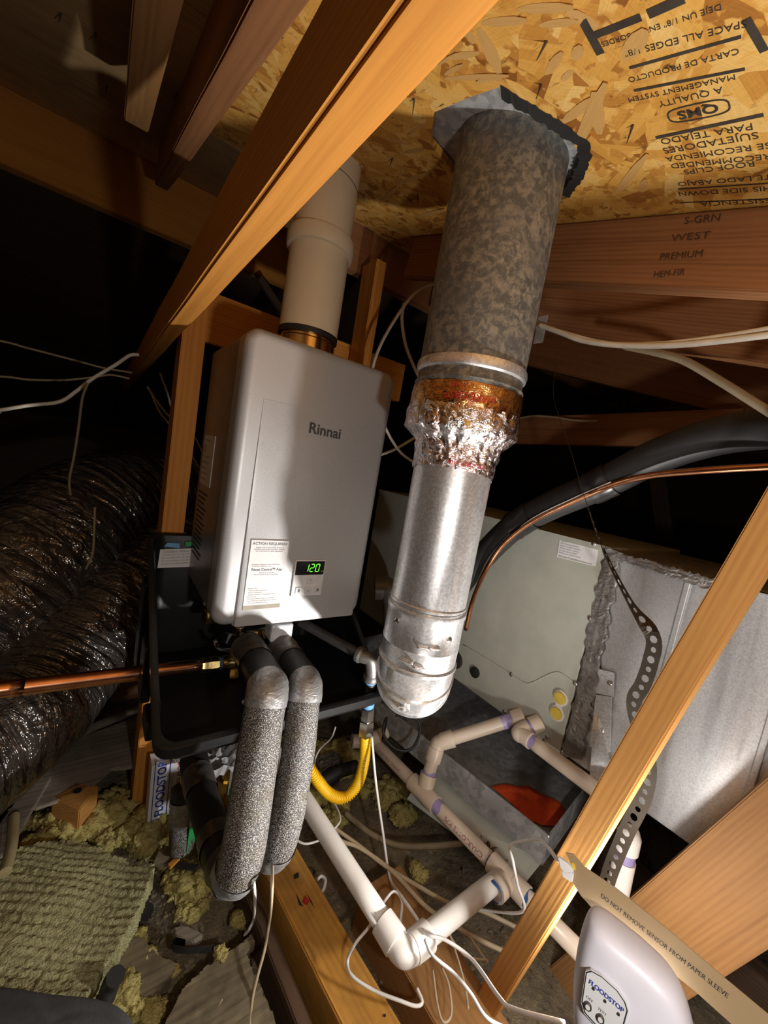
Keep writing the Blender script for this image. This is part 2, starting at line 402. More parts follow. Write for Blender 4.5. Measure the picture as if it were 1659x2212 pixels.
M['card'] = plain('white_carton_board', (.78, .78, .84), .6, var=.04)
M['kraft'] = plain('tan_paper_sleeve', (.31, .22, .115), .7, var=.05, bscale=90)
M['ink'] = plain('black_ink', (.02, .02, .022), .6)
M['ink_osb'] = plain('stamp_ink', (.045, .035, .025), .7, var=.3)
M['ink_grey'] = plain('grey_print', (.22, .22, .23), .6)
M['ink_blue'] = plain('blue_ink', (.02, .05, .32), .6)
M['ink_red'] = plain('red_ink', (.50, .02, .02), .6)
M['ink_tan'] = plain('tan_print_band', (.36, .31, .24), .6)
M['ink_purple'] = plain('purple_pipe_print', (.30, .05, .10), .6)
M['logo'] = plain('charcoal_logo', (.07, .07, .075), .4)
M['screen'] = plain('black_display_glass', (.015, .015, .016), .12)
M['button'] = plain('clear_grey_buttons', (.70, .70, .72), .3)
M['green'] = plain('green_label', (.03, .36, .10), .5)
M['yellow_cap'] = plain('yellow_plastic_cap', (.62, .46, .07), .45)
M['rag'] = plain('orange_cloth', (.80, .085, .012), .8, bump=.3, bscale=400)
M['controller'] = plain('white_abs_plastic', (.68, .68, .78), .4, var=.03)
M['face_label'] = plain('pale_grey_label', (.66, .68, .72), .35, var=.03)
M['bag'] = plain('dark_grey_cloth', (.065, .067, .072), .75, bump=.4, bscale=700)
M['hose'] = plain('clear_dirty_hose', (.34, .28, .15), .3)
M['grey_pipe'] = plain('dark_grey_vent_pipe', (.22, .21, .20), .34, .2)
M['digits'] = NT('green_led').m
nb = M['digits'].node_tree.nodes['Principled BSDF']; nb.inputs['Base Color'].default_value = (.05, .25, .03, 1); nb.inputs['Emission Color'].default_value = (.18, 1, .06, 1); nb.inputs['Emission Strength'].default_value = .55
def ground():
    t = NT('dusty_attic_ground'); o = t.obj(); n = t.noise(o, 7, 6, .65); n2 = t.noise(o, 60, 4, .7); 
    c = t.ramp(n, [(.3, (.07, .058, .046)), (.5, (.19, .15, .10)), (.7, (.30, .245, .155))])
    c = t.mix(t.ramp(n2, [(.56, (0, 0, 0)), (.68, (.8, .8, .8))]), c, (.36, .29, .14, 1))
    c = t.mix(t.ramp(n2, [(.32, (.7, .7, .7)), (.42, (0, 0, 0))]), c, (.03, .025, .02, 1))
    t.set(Base_Color=c, Roughness=.9, Normal=t.bump(n2, .9, .01)); return t.m
M['ground'] = ground()
def wool(name, a, b, dirt=.5):
    t = NT(name); o = t.obj(); n = t.noise(o, 70, 6, .75); n2 = t.noise(o, 8, 3); n3 = t.noise(o, 260, 3)
    c = t.ramp(t.math('ADD', t.math('MULTIPLY', n, .6), t.math('MULTIPLY', n3, .4)), [(.35, b), (.62, a)])
    c = t.mix(t.ramp(n2, [(.45, (0, 0, 0)), (.75, (dirt, dirt, dirt))]), c, (.12, .11, .05, 1))
    t.set(Base_Color=c, Roughness=.95, Normal=t.bump(t.math('ADD', n, n3), .9, .006)); t.b.inputs['Specular IOR Level'].default_value = .1; return t.m
M['wool'] = wool('yellow_mineral_wool', (.84, .74, .30), (.42, .33, .10), .35)
M['batt'] = wool('olive_insulation_batt', (.64, .62, .36), (.36, .34, .16), .2)
M['slab'] = wood('dirty_flat_slab', (.30, .25, .16), (.14, .115, .075), .3, .9, .6)
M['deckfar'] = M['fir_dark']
# ------------------------------------------------------------------ the setting: roof deck, ground, far walls
CA = 1 / math.sqrt(1 + SLOPE ** 2); SA = SLOPE * CA
def local_child(name, bm, mat, parent, smooth=False):
    me = bpy.data.meshes.new(name); bm.normal_update(); bm.to_mesh(me); bm.free()
    for m in (mat if isinstance(mat, (list, tuple)) else [mat]): me.materials.append(m)
    o = bpy.data.objects.new(name, me); COL.objects.link(o); o.parent = parent
    return o
ceiling = bpy.data.objects.new('ceiling', None); COL.objects.link(ceiling); ceiling.location = (0, 0, ROOF0)
ceiling.rotation_euler = (math.atan(SLOPE), 0, 0); ceiling['kind'] = 'structure'; ceiling['label'] = 'sloping roof deck of wood panels seen from below'
def rl(px, py): p = roofpt(px, py); return Vector((p.x, p.y / CA, 0))
def panel(loops, thick, mat, name='panel'):
    bm = bmesh.new(); loops = [[Vector((*p, 0)) if len(p) == 2 else Vector(p) for p in l] for l in loops]
    flatl = [p for l in loops for p in l]; lo = [bm.verts.new(p) for p in flatl]; hi = [bm.verts.new(p + Vector((0, 0, thick))) for p in flatl]
    for a, b, c in tessellate_polygon(loops):
        bm.faces.new((lo[a], lo[b], lo[c])); bm.faces.new((hi[c], hi[b], hi[a]))
    k = 0
    for l in loops:
        n = len(l)
        for i in range(n):
            a, b = k + i, k + (i + 1) % n; bm.faces.new((lo[a], lo[b], hi[b], hi[a]))
        k += n
    bmesh.ops.recalc_face_normals(bm, faces=bm.faces)
    return local_child(name, bm, mat, ceiling)
hole_px = [(937, 243), (1010, 212), (1082, 187), (1180, 245), (1272, 308), (1275, 335), (1255, 385), (1225, 428), (1150, 455), (1060, 430), (985, 378), (930, 312)]
hole = [rl(*p) for p in hole_px]
VT = 1.60 * RK / CA; SEAM = .118; RIDGE = 2.50 * RK
rect = lambda x0, x1, v0, v1: [(x0, v0), (x1, v0), (x1, v1), (x0, v1)]
osb_p = panel([rect(SEAM, 2.6, -1.0, VT), [(p.x, p.y) for p in hole]], .012, M['osb'])
tag(osb_p, 'golden strand board sheet with black stamp printing')
panel([rect(2.604, 5.2, -1.0, VT)], .012, M['osb'])
panel([rect(SEAM, 5.2, VT + .004, RIDGE / CA)], .012, M['ply'])
for x0, x1, v0, v1 in ((-1.05, SEAM - .004, -1.0, .86), (-1.05, SEAM - .004, .864, RIDGE / CA), (-3.2, -1.054, -1.0, RIDGE / CA)):
    panel([rect(x0, x1, v0, v1)], .012, M['ply'])
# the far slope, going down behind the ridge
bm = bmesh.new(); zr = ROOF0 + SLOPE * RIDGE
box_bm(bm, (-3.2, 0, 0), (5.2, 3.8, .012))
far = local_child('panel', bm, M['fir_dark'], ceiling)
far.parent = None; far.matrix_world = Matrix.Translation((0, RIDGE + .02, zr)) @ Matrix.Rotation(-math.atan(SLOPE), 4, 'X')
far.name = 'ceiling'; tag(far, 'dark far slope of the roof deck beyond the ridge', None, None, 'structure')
# print on the board (upside down, as in the place)
def stamp(body, p0, p1, bold=.0004, squeeze=1.0):
    a, b = rl(*p0), rl(*p1); vs, fs = text_mesh(body, 1.0, 'LEFT'); wx = max(v.x for v in vs) or 1
    d = (b - a); L = d.length; x = d.normalized(); y = Vector((-x.y, x.x, 0))
    if y.y < 0: y = -y
    h = L / wx * squeeze
    bm = bmesh.new(); V = [bm.verts.new(a + x * (v.x * L / wx) + y * (v.y * h) + Vector((0, 0, -.0006))) for v in vs]
    for f in fs:
        try: bm.faces.new([V[i] for i in f])
        except ValueError: pass
    return local_child('stamp_lettering', bm, M['ink_osb'], osb_p)
def bar(p0, p1, th=.004):
    a, b = rl(*p0), rl(*p1); x = (b - a).normalized(); y = Vector((-x.y, x.x, 0)) * th / 2; z = Vector((0, 0, -.0006)); bm = bmesh.new()
    bm.faces.new([bm.verts.new(q + z) for q in (a - y, b - y, b + y, a + y)])
    return local_child('stamp_bar', bm, M['ink_osb'], osb_p)
for body, p0, p1 in (('RESISTENCIA', (1690, 430), (1512, 440)), ('THIS SIDE DOWN', (1690, 404), (1467, 418)), ('ESTE LADO ABAJO', (1700, 378), (1465, 397)),
                     ('ROOF CLIPS', (1632, 352), (1478, 371)), ('RECOMMENDED', (1668, 336), (1450, 358)), ('SE RECOMIENDA', (1668, 312), (1438, 343)),
                     ('SUJETADORES', (1640, 290), (1433, 325)), ('PARA TEJADO', (1628, 271), (1428, 305)), ('A QUALITY', (1562, 192), (1423, 225)),
                     ('MANAGEMENT SYSTEM', (1590, 164), (1358, 215)), ('CARTA DE PRODUCTO', (1598, 108), (1358, 172)), ('SPACE ALL EDGES 1/8"', (1615, 48), (1350, 115)),
                     ('DEJE UN 1/8" ENTRE BORDES', (1560, 12), (1300, 95))):
    stamp(body, p0, p1)
for p0, p1, th in (((1650, 247), (1417, 297), .006), ((1610, 148), (1370, 195), .004), ((1602, 78), (1360, 146), .004), ((1690, 428), (1470, 437), .003), ((1690, 393), (1465, 408), .003),
                   ((1478, -5), (1400, 30), .011), ((1385, 36), (1286, 75), .009), ((1258, 42), (1298, 116), .010), ((1612, 40), (1652, 110), .008)):
    bar(p0, p1, th)
# the oval round the three letters
cq = rl(1507, 240); ax = (rl(1440, 254) - rl(1575, 226)) / 2; ay = Vector((-ax.y, ax.x, 0)).normalized()
ay = (ay if ay.y > 0 else -ay) * ax.length * .40
bm = bmesh.new(); n = 48; R = []
for k in range(n):
    th = 2 * math.pi * k / n; e = lambda v: math.copysign(abs(v) ** .6, v)
    R.append([bm.verts.new(cq + ax * e(math.cos(th)) * s + ay * e(math.sin(th)) * (s if s == 1 else .84) + Vector((0, 0, -.0006))) for s in (1.0, .94)])
for k in range(n): bm.faces.new((R[k][0], R[(k + 1) % n][0], R[(k + 1) % n][1], R[k][1]))
local_child('stamp_oval', bm, M['ink_osb'], osb_p)
vs, fs = text_mesh('QMS', 1.0, 'CENTER', .03); wx = max(v.x for v in vs) - min(v.x for v in vs); s = ax.length * 1.3 / wx; xn, yn = ax.normalized(), ay.normalized()
bm = bmesh.new(); V = [bm.verts.new(cq + xn * (v.x * s) + yn * (v.y * s * .9) + Vector((0, 0, -.0006))) for v in vs]
for f in fs: bm.faces.new([V[i] for i in f])
local_child('stamp_lettering', bm, M['ink_osb'], osb_p)
# loose strands lifting from the board (one mesh, shared)
def flake_mesh():
    bm = bmesh.new(); n = 5; T = []
    for i in range(n):
        t = i / (n - 1); wd = .5 * (1 - .35 * abs(2 * t - 1) ** 2) * (.55 if i in (0, n - 1) else 1)
        z = -.02 - .09 * t * t
        T.append([bm.verts.new(((t - .5), sgn * wd, z - dz)) for sgn, dz in ((-1, 0), (1, 0), (1, -.03), (-1, -.03))])
    for i in range(n - 1):
        for k in range(4): bm.faces.new((T[i][k], T[i][(k + 1) % 4], T[i + 1][(k + 1) % 4], T[i + 1][k]))
    bm.faces.new(T[0]); bm.faces.new(T[-1][::-1]); bmesh.ops.recalc_face_normals(bm, faces=bm.faces)
    me = bpy.data.meshes.new('strand'); bm.to_mesh(me); bm.free(); me.materials.append(M['flake']); return me
fm = flake_mesh()
def strand(p0, p1, wid):
    a, b = rl(*p0), rl(*p1); o = bpy.data.objects.new('strand', fm); COL.objects.link(o); o.parent = osb_p
    c = (a + b) / 2; d = b - a; o.location = c; o.rotation_euler = (0, 0, math.atan2(d.y, d.x)); o.scale = (d.length, wid, .012 + d.length * .08)
for a in (((1035, 60), (1080, 155), .02), ((1180, 160), (1215, 110), .012), ((1245, 320), (1310, 175), .018), ((1215, 265), (1290, 205), .016), ((1295, 290), (1285, 195), .02), ((1040, 50), (1140, 40), .012),
          ((1385, 415), (1395, 385), .012), ((960, 170), (1100, 160), .010), ((1165, 55), (1250, 42), .010), ((1350, 130), (1395, 60), .022), ((1330, 420), (1400, 330), .014),
          ((1240, 130), (1255, 95), .014), ((1120, 20), (1240, 12), .012), ((1290, 60), (1225, 20), .014), ((870, 330), (920, 320), .01), ((850, 400), (930, 370), .012), ((900, 470), (960, 450), .012), ((820, 440), (860, 400), .012)):
    strand(*a)
rs = random.Random(3)
for k in range(70):
    x, y = rs.uniform(820, 1650), rs.uniform(5, 470); L = rs.uniform(20, 70); an = rs.uniform(0, 6.28)
    if (925 < x < 1285 and 170 < y) or (x > 1255): continue
    strand((x, y), (x + L * math.cos(an), y + L * .7 * math.sin(an)), rs.uniform(.004, .012))
# roofing nails poking through
bm = bmesh.new(); bmesh.ops.create_cone(bm, segments=7, radius1=.0016, radius2=.0004, depth=.02, cap_ends=True); nm = bpy.data.meshes.new('nail'); bm.to_mesh(nm); bm.free(); nm.materials.append(M['iron'])
for k, p in enumerate(((1178, 88), (1368, 272), (897, 215), (848, 340), (905, 420), (850, 500), (1140, 395), (465, 265), (445, 290), (380, 200), (205, 70), (130, 25), (230, 185), (1170, 180), (790, 420), (560, 120))):
    o = bpy.data.objects.new('nail', nm); COL.objects.link(o); o.parent = ceiling; q = rl(*p); o.location = (q.x, q.y, -.008); o.rotation_euler = (3.14 + rs.uniform(-.3, .3), rs.uniform(-.3, .3), 0); o.scale = (1.4, 1.4, 1.1)
# ground
bm = bmesh.new(); nx, ny = 150, 130; G = []
FLOOR = -1.12
def gz(x, y): return FLOOR + .022 * noise.fractal(Vector((x * 4, y * 4, 1.3)), .8, 2.0, 4) + .012 * noise.noise(Vector((x * 19, y * 19, 4)))
for j in range(ny + 1):
    row = []
    for i in range(nx + 1):
        a, b = i / nx * 2 - 1, j / ny
        x = .4 + 2.6 * (abs(a) ** 1.7) * (1 if a > 0 else -1) * 1.6; y = -1.25 + 7.2 * b ** 1.5
        row.append(bm.verts.new((x, y, gz(x, y))))
    G.append(row)
for j in range(ny):
    for i in range(nx): bm.faces.new((G[j][i], G[j][i + 1], G[j + 1][i + 1], G[j + 1][i])).smooth = True
fl = mesh_obj('floor', bm, M['ground'], origin=(0, 0, FLOOR)); tag(fl, 'dusty attic ground littered with debris', None, None, 'structure')
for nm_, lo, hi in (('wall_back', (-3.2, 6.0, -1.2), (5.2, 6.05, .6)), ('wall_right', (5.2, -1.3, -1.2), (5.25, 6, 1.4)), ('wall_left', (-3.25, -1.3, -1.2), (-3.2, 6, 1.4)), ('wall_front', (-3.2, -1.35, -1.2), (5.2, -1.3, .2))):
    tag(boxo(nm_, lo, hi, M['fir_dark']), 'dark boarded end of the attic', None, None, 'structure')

# ------------------------------------------------------------------ timbers
def rz(y): return ROOF0 + SLOPE * y
RD = .15 * RK
def rafter(x0, x1, y0, y1, mat, label, depth=.15, group='rafters under the roof deck'):
    x1 = x0 * RK + (x1 - x0); x0 *= RK; y0 *= RK; y1 *= RK; depth *= RK
    p0, p1 = Vector(((x0 + x1) / 2, y0, rz(y0) - depth / 2 - .003)), Vector(((x0 + x1) / 2, y1, rz(y1) - depth / 2 - .003))
    return beam('rafter', p0, p1, x1 - x0, depth * CA, mat, (1, 0, 0), label=label, cat='rafter', group=group)
r1 = rafter(.951, .989, -1.0, 1.395, M['fir_red'], 'reddish rafter with grey mill stamps just right of the tall flue pipe')
rafter(1.25, 1.29, -1.0, 1.55, M['fir_red'], 'reddish rafter behind the white cable, second from the flue pipe', .2)
rafter(1.95, 1.99, -1.0, 1.55, M['fir_red'], 'brown rafter furthest right, above the thick black insulated line', .235)
rafter(.112, .152, -.30, 2.06, M['fir_red'], 'blurred rafter above the big orange tie beam at the top', .15)
rafter(-.006, .04, .2, 1.38, M['fir_brown'], 'short pale blurred rafter at the top left', .15)
for k, (bd, p0, p1) in enumerate((('S-GRN', (1478, 478), (1556, 470)), ('WEST', (1450, 515), (1535, 508)), ('PREMIUM', (1425, 556), (1518, 548)), ('HEM-FIR', (1412, 594), (1480, 588)))):
    a, b = at(*p0, X=.9488 * RK), at(*p1, X=.9488 * RK); d = b - a; vs, fs = text_mesh(bd, 1, 'LEFT'); wx = max(v.x for v in vs)
    text('mill_stamp', bd, 1.0, lambda x, y, a=a, d=d, wx=wx: a + d * (x / wx) + Vector((0, 0, 1)) * y * .016, M['ink_tan'] if 0 else M['fir_dark'], None, 'LEFT').parent = None
for o in [o for o in bpy.data.objects if o.name.startswith('mill_stamp')]:
    o.parent = r1; o.matrix_parent_inverse = r1.matrix_world.inverted()
beam('ridge_beam', (-3.0, RIDGE, zr - .125), (.9, RIDGE, zr - .125), .05, .235, M['fir'], (0, 1, 0), label='deep ridge beam running across the dark upper left', cat='beam')
beam('header_beam', (.50, 1.64 * RK, .745), (3.4, 1.64 * RK, .745), .04, .16, M['fir_red'], (0, 1, 0), label='dark cross beam behind the flue pipe at the rafter end', cat='beam')
beam('collar_beam', at(1090, 938, X=1.5) + Vector((0, .5, 0)), at(1600, 928, X=1.5), .04, .115, M['fir_red'], (1, 0, 0), label='dark red horizontal tie board behind the foil tape joint', cat='beam')
beam('tie_beam', (.1255, -.62, .28), (.1255, 3.4, .28), .037, .092, M['fir'], (1, 0, 0), bevel=.004, label='big orange tie beam crossing from the top towards the heater', cat='beam')
beam('post', (.184, 1.246, -1.16), (.184, 1.246, .42), .056, .09, M['fir'], (1, 0, 0), label='upright orange post standing left of the heater', cat='post')
sx = at(835, 570, Y=1.2).x
beam('post', (sx - .019, 1.245, -1.0), (sx - .019, 1.245, .672), .038, .089, M['fir'], (1, 0, 0), label='thin upright stud behind the heater right of the white vent', cat='post')
beam('mounting_board', (.16, 1.31, .34), (.95, 1.31, .34), .03, .14, M['fir'], (0, 1, 0), label='horizontal board behind the top of the heater', cat='board')
beam('brace', at(560, 600, Y=2.0), at(640, 720, Y=2.0), .03, .03, M['fir_dark'], (0, 1, 0), label='faint thin brace in the dark left of the white vent', cat='brace')
beam('post', at(1418, 1010, X=2.9), at(1440, 1170, X=2.9), .09, .04, M['fir_dark'], (0, 1, 0), label='faint dark stud in the black space beyond the copper line', cat='post')
# leaning web studs at the lower right
d = Vector((0, -.197, .98)).normalized(); c0 = at(1327, 1700, X=.69); nrm = Vector((1, 0, 0)).cross(d)
p_lo, p_hi = c0 + d * -.60, c0 + d * .70
sh = Vector((.019, 0, 0))
beam('web_stud', p_lo + sh, p_hi + sh, .038, .042, M['fir_pale'], (1, 0, 0), label='slim leaning stud in front of the metal duct', cat='post')
e0, e1 = at(1360, 1940, X=.96), at(1659, 1680, X=.96); d2 = (e1 - e0).normalized(); q = Vector((1, 0, 0)).cross(d2).normalized()
if q.y > 0: q = -q
cc = e0 + q * .0715 + Vector((.019, 0, 0))
beam('web_stud', cc - d2 * .40, cc + d2 * .95, .038, .143, M['fir_brown'], (1, 0, 0), label='wide leaning board behind the white flood alarm', cat='board')
# floor joists
def zbeam(name, l0, l1, r0, r1, ztop, hgt, mat, label, ext=(0, 0), cat='joist'):
    a, b = (at(*l0, Z=ztop) + at(*r0, Z=ztop)) / 2, (at(*l1, Z=ztop) + at(*r1, Z=ztop)) / 2
    wd = ((at(*r0, Z=ztop) - at(*l0, Z=ztop)).length + (at(*r1, Z=ztop) - at(*l1, Z=ztop)).length) / 2
    dd = (b - a).normalized(); a -= dd * ext[0]; b += dd * ext[1]
    s = dd.cross(Vector((0, 0, 1))); wd = abs((at(*r0, Z=ztop) - at(*l0, Z=ztop)).dot(s))
    return beam(name, a - Vector((0, 0, hgt / 2)), b - Vector((0, 0, hgt / 2)), wd, hgt, mat, s, label=label, cat=cat, bevel=.003)
J = zbeam('joist', (560, 1858), (735, 2212), (650, 1845), (869, 2212), -1.0, .14, M['joist'], 'yellow floor joist with ink marks and a staple under the insulated pipes', (.7, .5))
zbeam('joist', (522, 1911), (640, 2212), (552, 1911), (678, 2212), -1.035, .09, M['fir_dark'], 'dark old joist alongside the yellow one on its left', (.7, .5))
beam('joist', at(880, 1945, Z=-1.0) + Vector((-.02, .08, -.07)), at(1060, 2212, Z=-1.0) + Vector((-.02, -.35, -.07)), .13, .12, M['fir_brown'], (1, 0, 0), label='brown board under the white plastic elbow', cat='joist')
beam('joist', (1.30, -.3, -1.04), (1.30, 2.6, -1.04), .045, .12, M['fir_dark'], (1, 0, 0), label='dark joist beneath the furnace drip tray', cat='joist')
beam('joist', (-.42, -.2, -1.06), (-.42, 3.0, -1.06), .045, .10, M['fir_dark'], (1, 0, 0), label='dark joist under the flexible ducts', cat='joist')
# marks on the yellow joist
for pts in (((640, 1930), (650, 1950), (655, 1958), (646, 1955)), ((660, 1925), (672, 1945), (681, 1964), (672, 1950)), ((634, 1890), (645, 1884), (646, 1895), (636, 1899)), ((828, 2192), (833, 2190), (834, 2196), (829, 2197))):
    poly_prism('ink_mark', [at(*p, Z=-.9985) for p in pts], (0, 0, 1), .0003, M['ink'], J.parent).name = 'ink_mark'
st = poly_prism('staple_tag', [at(*p, Z=-.9985) for p in ((654, 1950), (659, 1937), (668, 1948), (662, 1955))], (0, 0, 1), .004, M['ink_red'])
for o in [o for o in bpy.data.objects if o.name.split('.')[0] in ('ink_mark', 'staple_tag')]:
    mw = Matrix.Translation(o.location); o.parent = J; o.matrix_parent_inverse = J.matrix_world.inverted()
# ------------------------------------------------------------------ water heater
HX0, HX1, HZ0, HZ1, HY0, HYB = .225, .607, -.409, .240, .85, 1.18
hc = (HX0 + HX1) / 2
WH = thing('water_heater', (hc, 1.0, HZ0), 'silver tankless water heater mounted above the black drain pan', 'water heater')
def rounded_rect(x0, x1, z0, z1, r, n=8):
    out = []
    for cx, cz, a0 in ((x1 - r, z1 - r, 0), (x0 + r, z1 - r, 90), (x0 + r, z0 + r, 180), (x1 - r, z0 + r, 270)):
        for k in range(n + 1):
            a = math.radians(a0 + 90 * k / n); out.append((cx + r * math.cos(a), cz + r * math.sin(a)))
    return out
def shell(name, x0, x1, z0, z1, r, prof, mat, parent):
    """rounded rectangle swept in depth: prof = [(y, inset)]"""
    bm = bmesh.new(); R = []
    for y, ins in prof: R.append([bm.verts.new((x, y, z)) for x, z in rounded_rect(x0 + ins, x1 - ins, z0 + ins, z1 - ins, max(.002, r - ins))])
    n = len(R[0])
    for i in range(len(R) - 1):
        for k in range(n): bm.faces.new((R[i][k], R[i + 1][k], R[i + 1][(k + 1) % n], R[i][(k + 1) % n]))
    bm.faces.new(R[0]); bm.faces.new(R[-1][::-1]); bmesh.ops.recalc_face_normals(bm, faces=bm.faces)
    o = mesh_obj(name, bm, mat, parent); return smooth_by_angle(o, 30)
er = .022
edge = [(HY0 + er * (1 - math.sin(math.radians(a))), er * (1 - math.cos(math.radians(a)))) for a in (90, 75, 60, 45, 30, 15, 0)]
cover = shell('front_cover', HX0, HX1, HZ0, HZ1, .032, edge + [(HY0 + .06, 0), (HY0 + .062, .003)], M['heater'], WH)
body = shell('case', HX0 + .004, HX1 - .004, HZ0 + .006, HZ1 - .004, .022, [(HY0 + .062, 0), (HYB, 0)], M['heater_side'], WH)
shell('case_seam', HX0 + .001, HX1 - .001, HZ0 + .002, HZ1 - .001, .03, [(HY0 + .070, 0), (HY0 + .076, 0)], M['heater_side'], WH)
# raised centre of the front: fades out towards the top
bm = bmesh.new(); fx0, fx1 = .273, .583; zt, zb = .10, HZ0 + .004
def fp(x, z, d): return (x, HY0 - d, z)
rows = 14; V = []
for j in range(rows + 1):
    t = j / rows; z = zt + (zb - zt) * t; d = .0005 + .0085 * t ** .8
    V.append([bm.verts.new(fp(x, z, dd)) for x, dd in ((fx0 - .004, -.004), (fx0, d * .75), (fx0 + .006, d), (fx1 - .006, d), (fx1, d * .75), (fx1 + .004, -.004))])
for j in range(rows):
    for k in range(5): bm.faces.new((V[j][k], V[j][k + 1], V[j + 1][k + 1], V[j + 1][k]))
bm.faces.new(V[-1]); bm.faces.new(V[0][::-1])
bmesh.ops.recalc_face_normals(bm, faces=bm.faces)
smooth_by_angle(mesh_obj('raised_front', bm, M['heater'], WH), 20)
FY = HY0 - .0095
def front(px, py): return at(px, py, Y=FY)
LX, LZ = Vector((1, 0, 0)), Vector((0, 0, 1))
def ftext(body, size, c, mat, y=None, align='CENTER', bold=0, name='lettering', parent=None):
    c = Vector(c); c.y = y if y is not None else c.y
    return text(name, body, size, flat(c, LX, LZ), mat, parent or WH, align, bold)
ftext('Rinnai', .0345, ((.382 + .466) / 2, 0, .060), M['logo'], HY0 - .0034, bold=.0006, name='brand_lettering')
# product notice
nx0, nx1, nz0, nz1 = .284, .371, -.366, -.204
ny = FY - .0006
note = boxo('notice_sticker', (nx0, ny, nz0), (nx1, FY + .004, nz1), M['paper'], WH)
boxo('print_band', (nx0, ny - .0003, nz0), (nx1, ny + .001, nz0 + .010), M['ink_tan'], note)
nc = (nx0 + nx1) / 2; ty = ny - .0006
ftext('ACTION REQUIRED!', .0088, (nc, 0, nz1 - .008), M['ink_grey'], ty, bold=.0002, parent=note)
for k, s in enumerate(('Register your product within 90 days of', 'installation and extend your labor coverage.', 'Scan code below for quick registration.')): ftext(s, .0040, (nc, 0, nz1 - .0165 - k * .0042), M['ink_grey'], ty, parent=note)
for k, s in enumerate(('- Residential: Additional 2 years ($350 value)', '- Commercial: Additional 1 year')): ftext(s, .0037, (nx0 + .005, 0, nz1 - .056 - k * .004), M['ink_grey'], ty, 'LEFT', parent=note)
ftext('Rinnai Central\u2122 App', .0082, (nc, 0, nz1 - .068), M['ink_grey'], ty, bold=.0002, parent=note)
for k, s in enumerate(('Download our App for', 'Easy and Quick Access to your Rinnai')): ftext(s, .0037, (nc, 0, nz1 - .0755 - k * .004), M['ink_grey'], ty, parent=note)
for k, s in enumerate(('Installer PROs', '- Quick and Easy Registration', '- Remote Monitoring', '- Submit Warranty & Training Information', 'Homeowners', '- Easy Recirculation Control & Scheduling', '- Peak Performance and Maintenance Alerts', '- Control and Monitor by Phone')): ftext(s, .0038, (nx0 + .006, 0, nz1 - .112 - k * .0049), M['ink_grey'], ty, 'LEFT', parent=note)
# control panel
cx0, cx1, cz0, cz1 = .393, .474, -.340, -.249
ctl = mesh_obj('control_panel', box_bm(bmesh.new(), (cx0, FY - .004, cz0), (cx1, FY + .006, cz1), .0015), M['button'], WH)
boxo('display', (cx0 + .003, FY - .0047, cz1 - .037), (cx1 - .003, FY, cz1 - .003), M['screen'], ctl)
def seven(ch, cx, cz, h, parent):
    segs = {'1': 'bc', '2': 'abged', '0': 'abcdef'}[ch]; wd, th, sk = h * .5, h * .11, .12
    pos = {'a': (0, h / 2, 1), 'g': (0, 0, 1), 'd': (0, -h / 2, 1), 'f': (-wd / 2, h / 4, 0), 'b': (wd / 2, h / 4, 0), 'e': (-wd / 2, -h / 4, 0), 'c': (wd / 2, -h / 4, 0)}
    bm = bmesh.new()
    for s in segs:
        x, z, hor = pos[s]; a, b = (wd * .40, th / 2) if hor else (th / 2, h * .21)
        pts = [(-a, -b), (a, -b), (a, b), (-a, b)]
        bm.faces.new([bm.verts.new((cx + x + p + (z + q_) * sk, FY - .0052, cz + z + q_)) for p, q_ in pts])
    mesh_obj('digit', bm, M['digits'], parent)
for k, ch in enumerate('120'): seven(ch, .4235 + k * .0145, cz1 - .0195, .0185, ctl)
ftext('\u00b0F/\u00b0C', .005, (.468, 0, cz1 - .029), M['paper'], FY - .0052, parent=ctl)
for x, z, s in ((.438, -.300, '\u02c4'), (.411, -.325, ''), (.436, -.325, '\u02c5'), (.461, -.325, '')):
    b = mesh_obj('button', box_bm(bmesh.new(), (x - .009, FY - .0062, z - .009), (x + .009, FY - .002, z + .009), .002), M['face_label'], ctl)
    bm = bmesh.new()
    pts = {0: [(-.004, -.002), (0, .004), (.004, -.002), (0, .001)], 1: [(-.004, .002), (0, -.004), (.004, .002), (0, -.001)], 2: [(-.003, -.004), (.003, -.004), (.003, .004), (-.003, .004)]}[0 if z > -.31 else 1 if .42 < x < .45 else 2]
    bm.faces.new([bm.verts.new((x + p, FY - .0066, z + q_)) for p, q_ in pts]); mesh_obj('button_mark', bm, M['ink_grey'], b)
# scratch, side sticker, louvre print
SX = HX0 + .003
sl = boxo('side_sticker', (SX - .0008, 1.033, -.122), (SX + .002, 1.150, .006), M['paper'], WH)
sid = lambda c: flat(c, (0, -1, 0), (0, 0, 1))
for k, (s, sz) in enumerate((('Model and rating', .009), ('Natural gas', .008), ('TH', .022), ('Input maximum 199000', .008), ('Input minimum 15000', .008), ('Water pressure', .008), ('Electrical 120 V 60 Hz', .008), ('Indoor or outdoor', .008))):
    text('lettering', s, sz, sid((SX - .0014, 1.145, -.006 - k * .0145)), M['ink_grey'], sl, 'LEFT')
for k in range(14):
    z = -.145 - k * .013
    boxo('printed_line', (SX - .0004, 1.05 + .01 * (k % 3), z - .002), (SX + .001, 1.15, z + .002), M['ink'], WH)
# gold collar on top
lathe('vent_collar', (.412, 1.0, HZ1 - .005), (0, 0, 1), [(0, .071), (.045, .071), (.048, .068), (.055, .068)], M['gold'], WH)
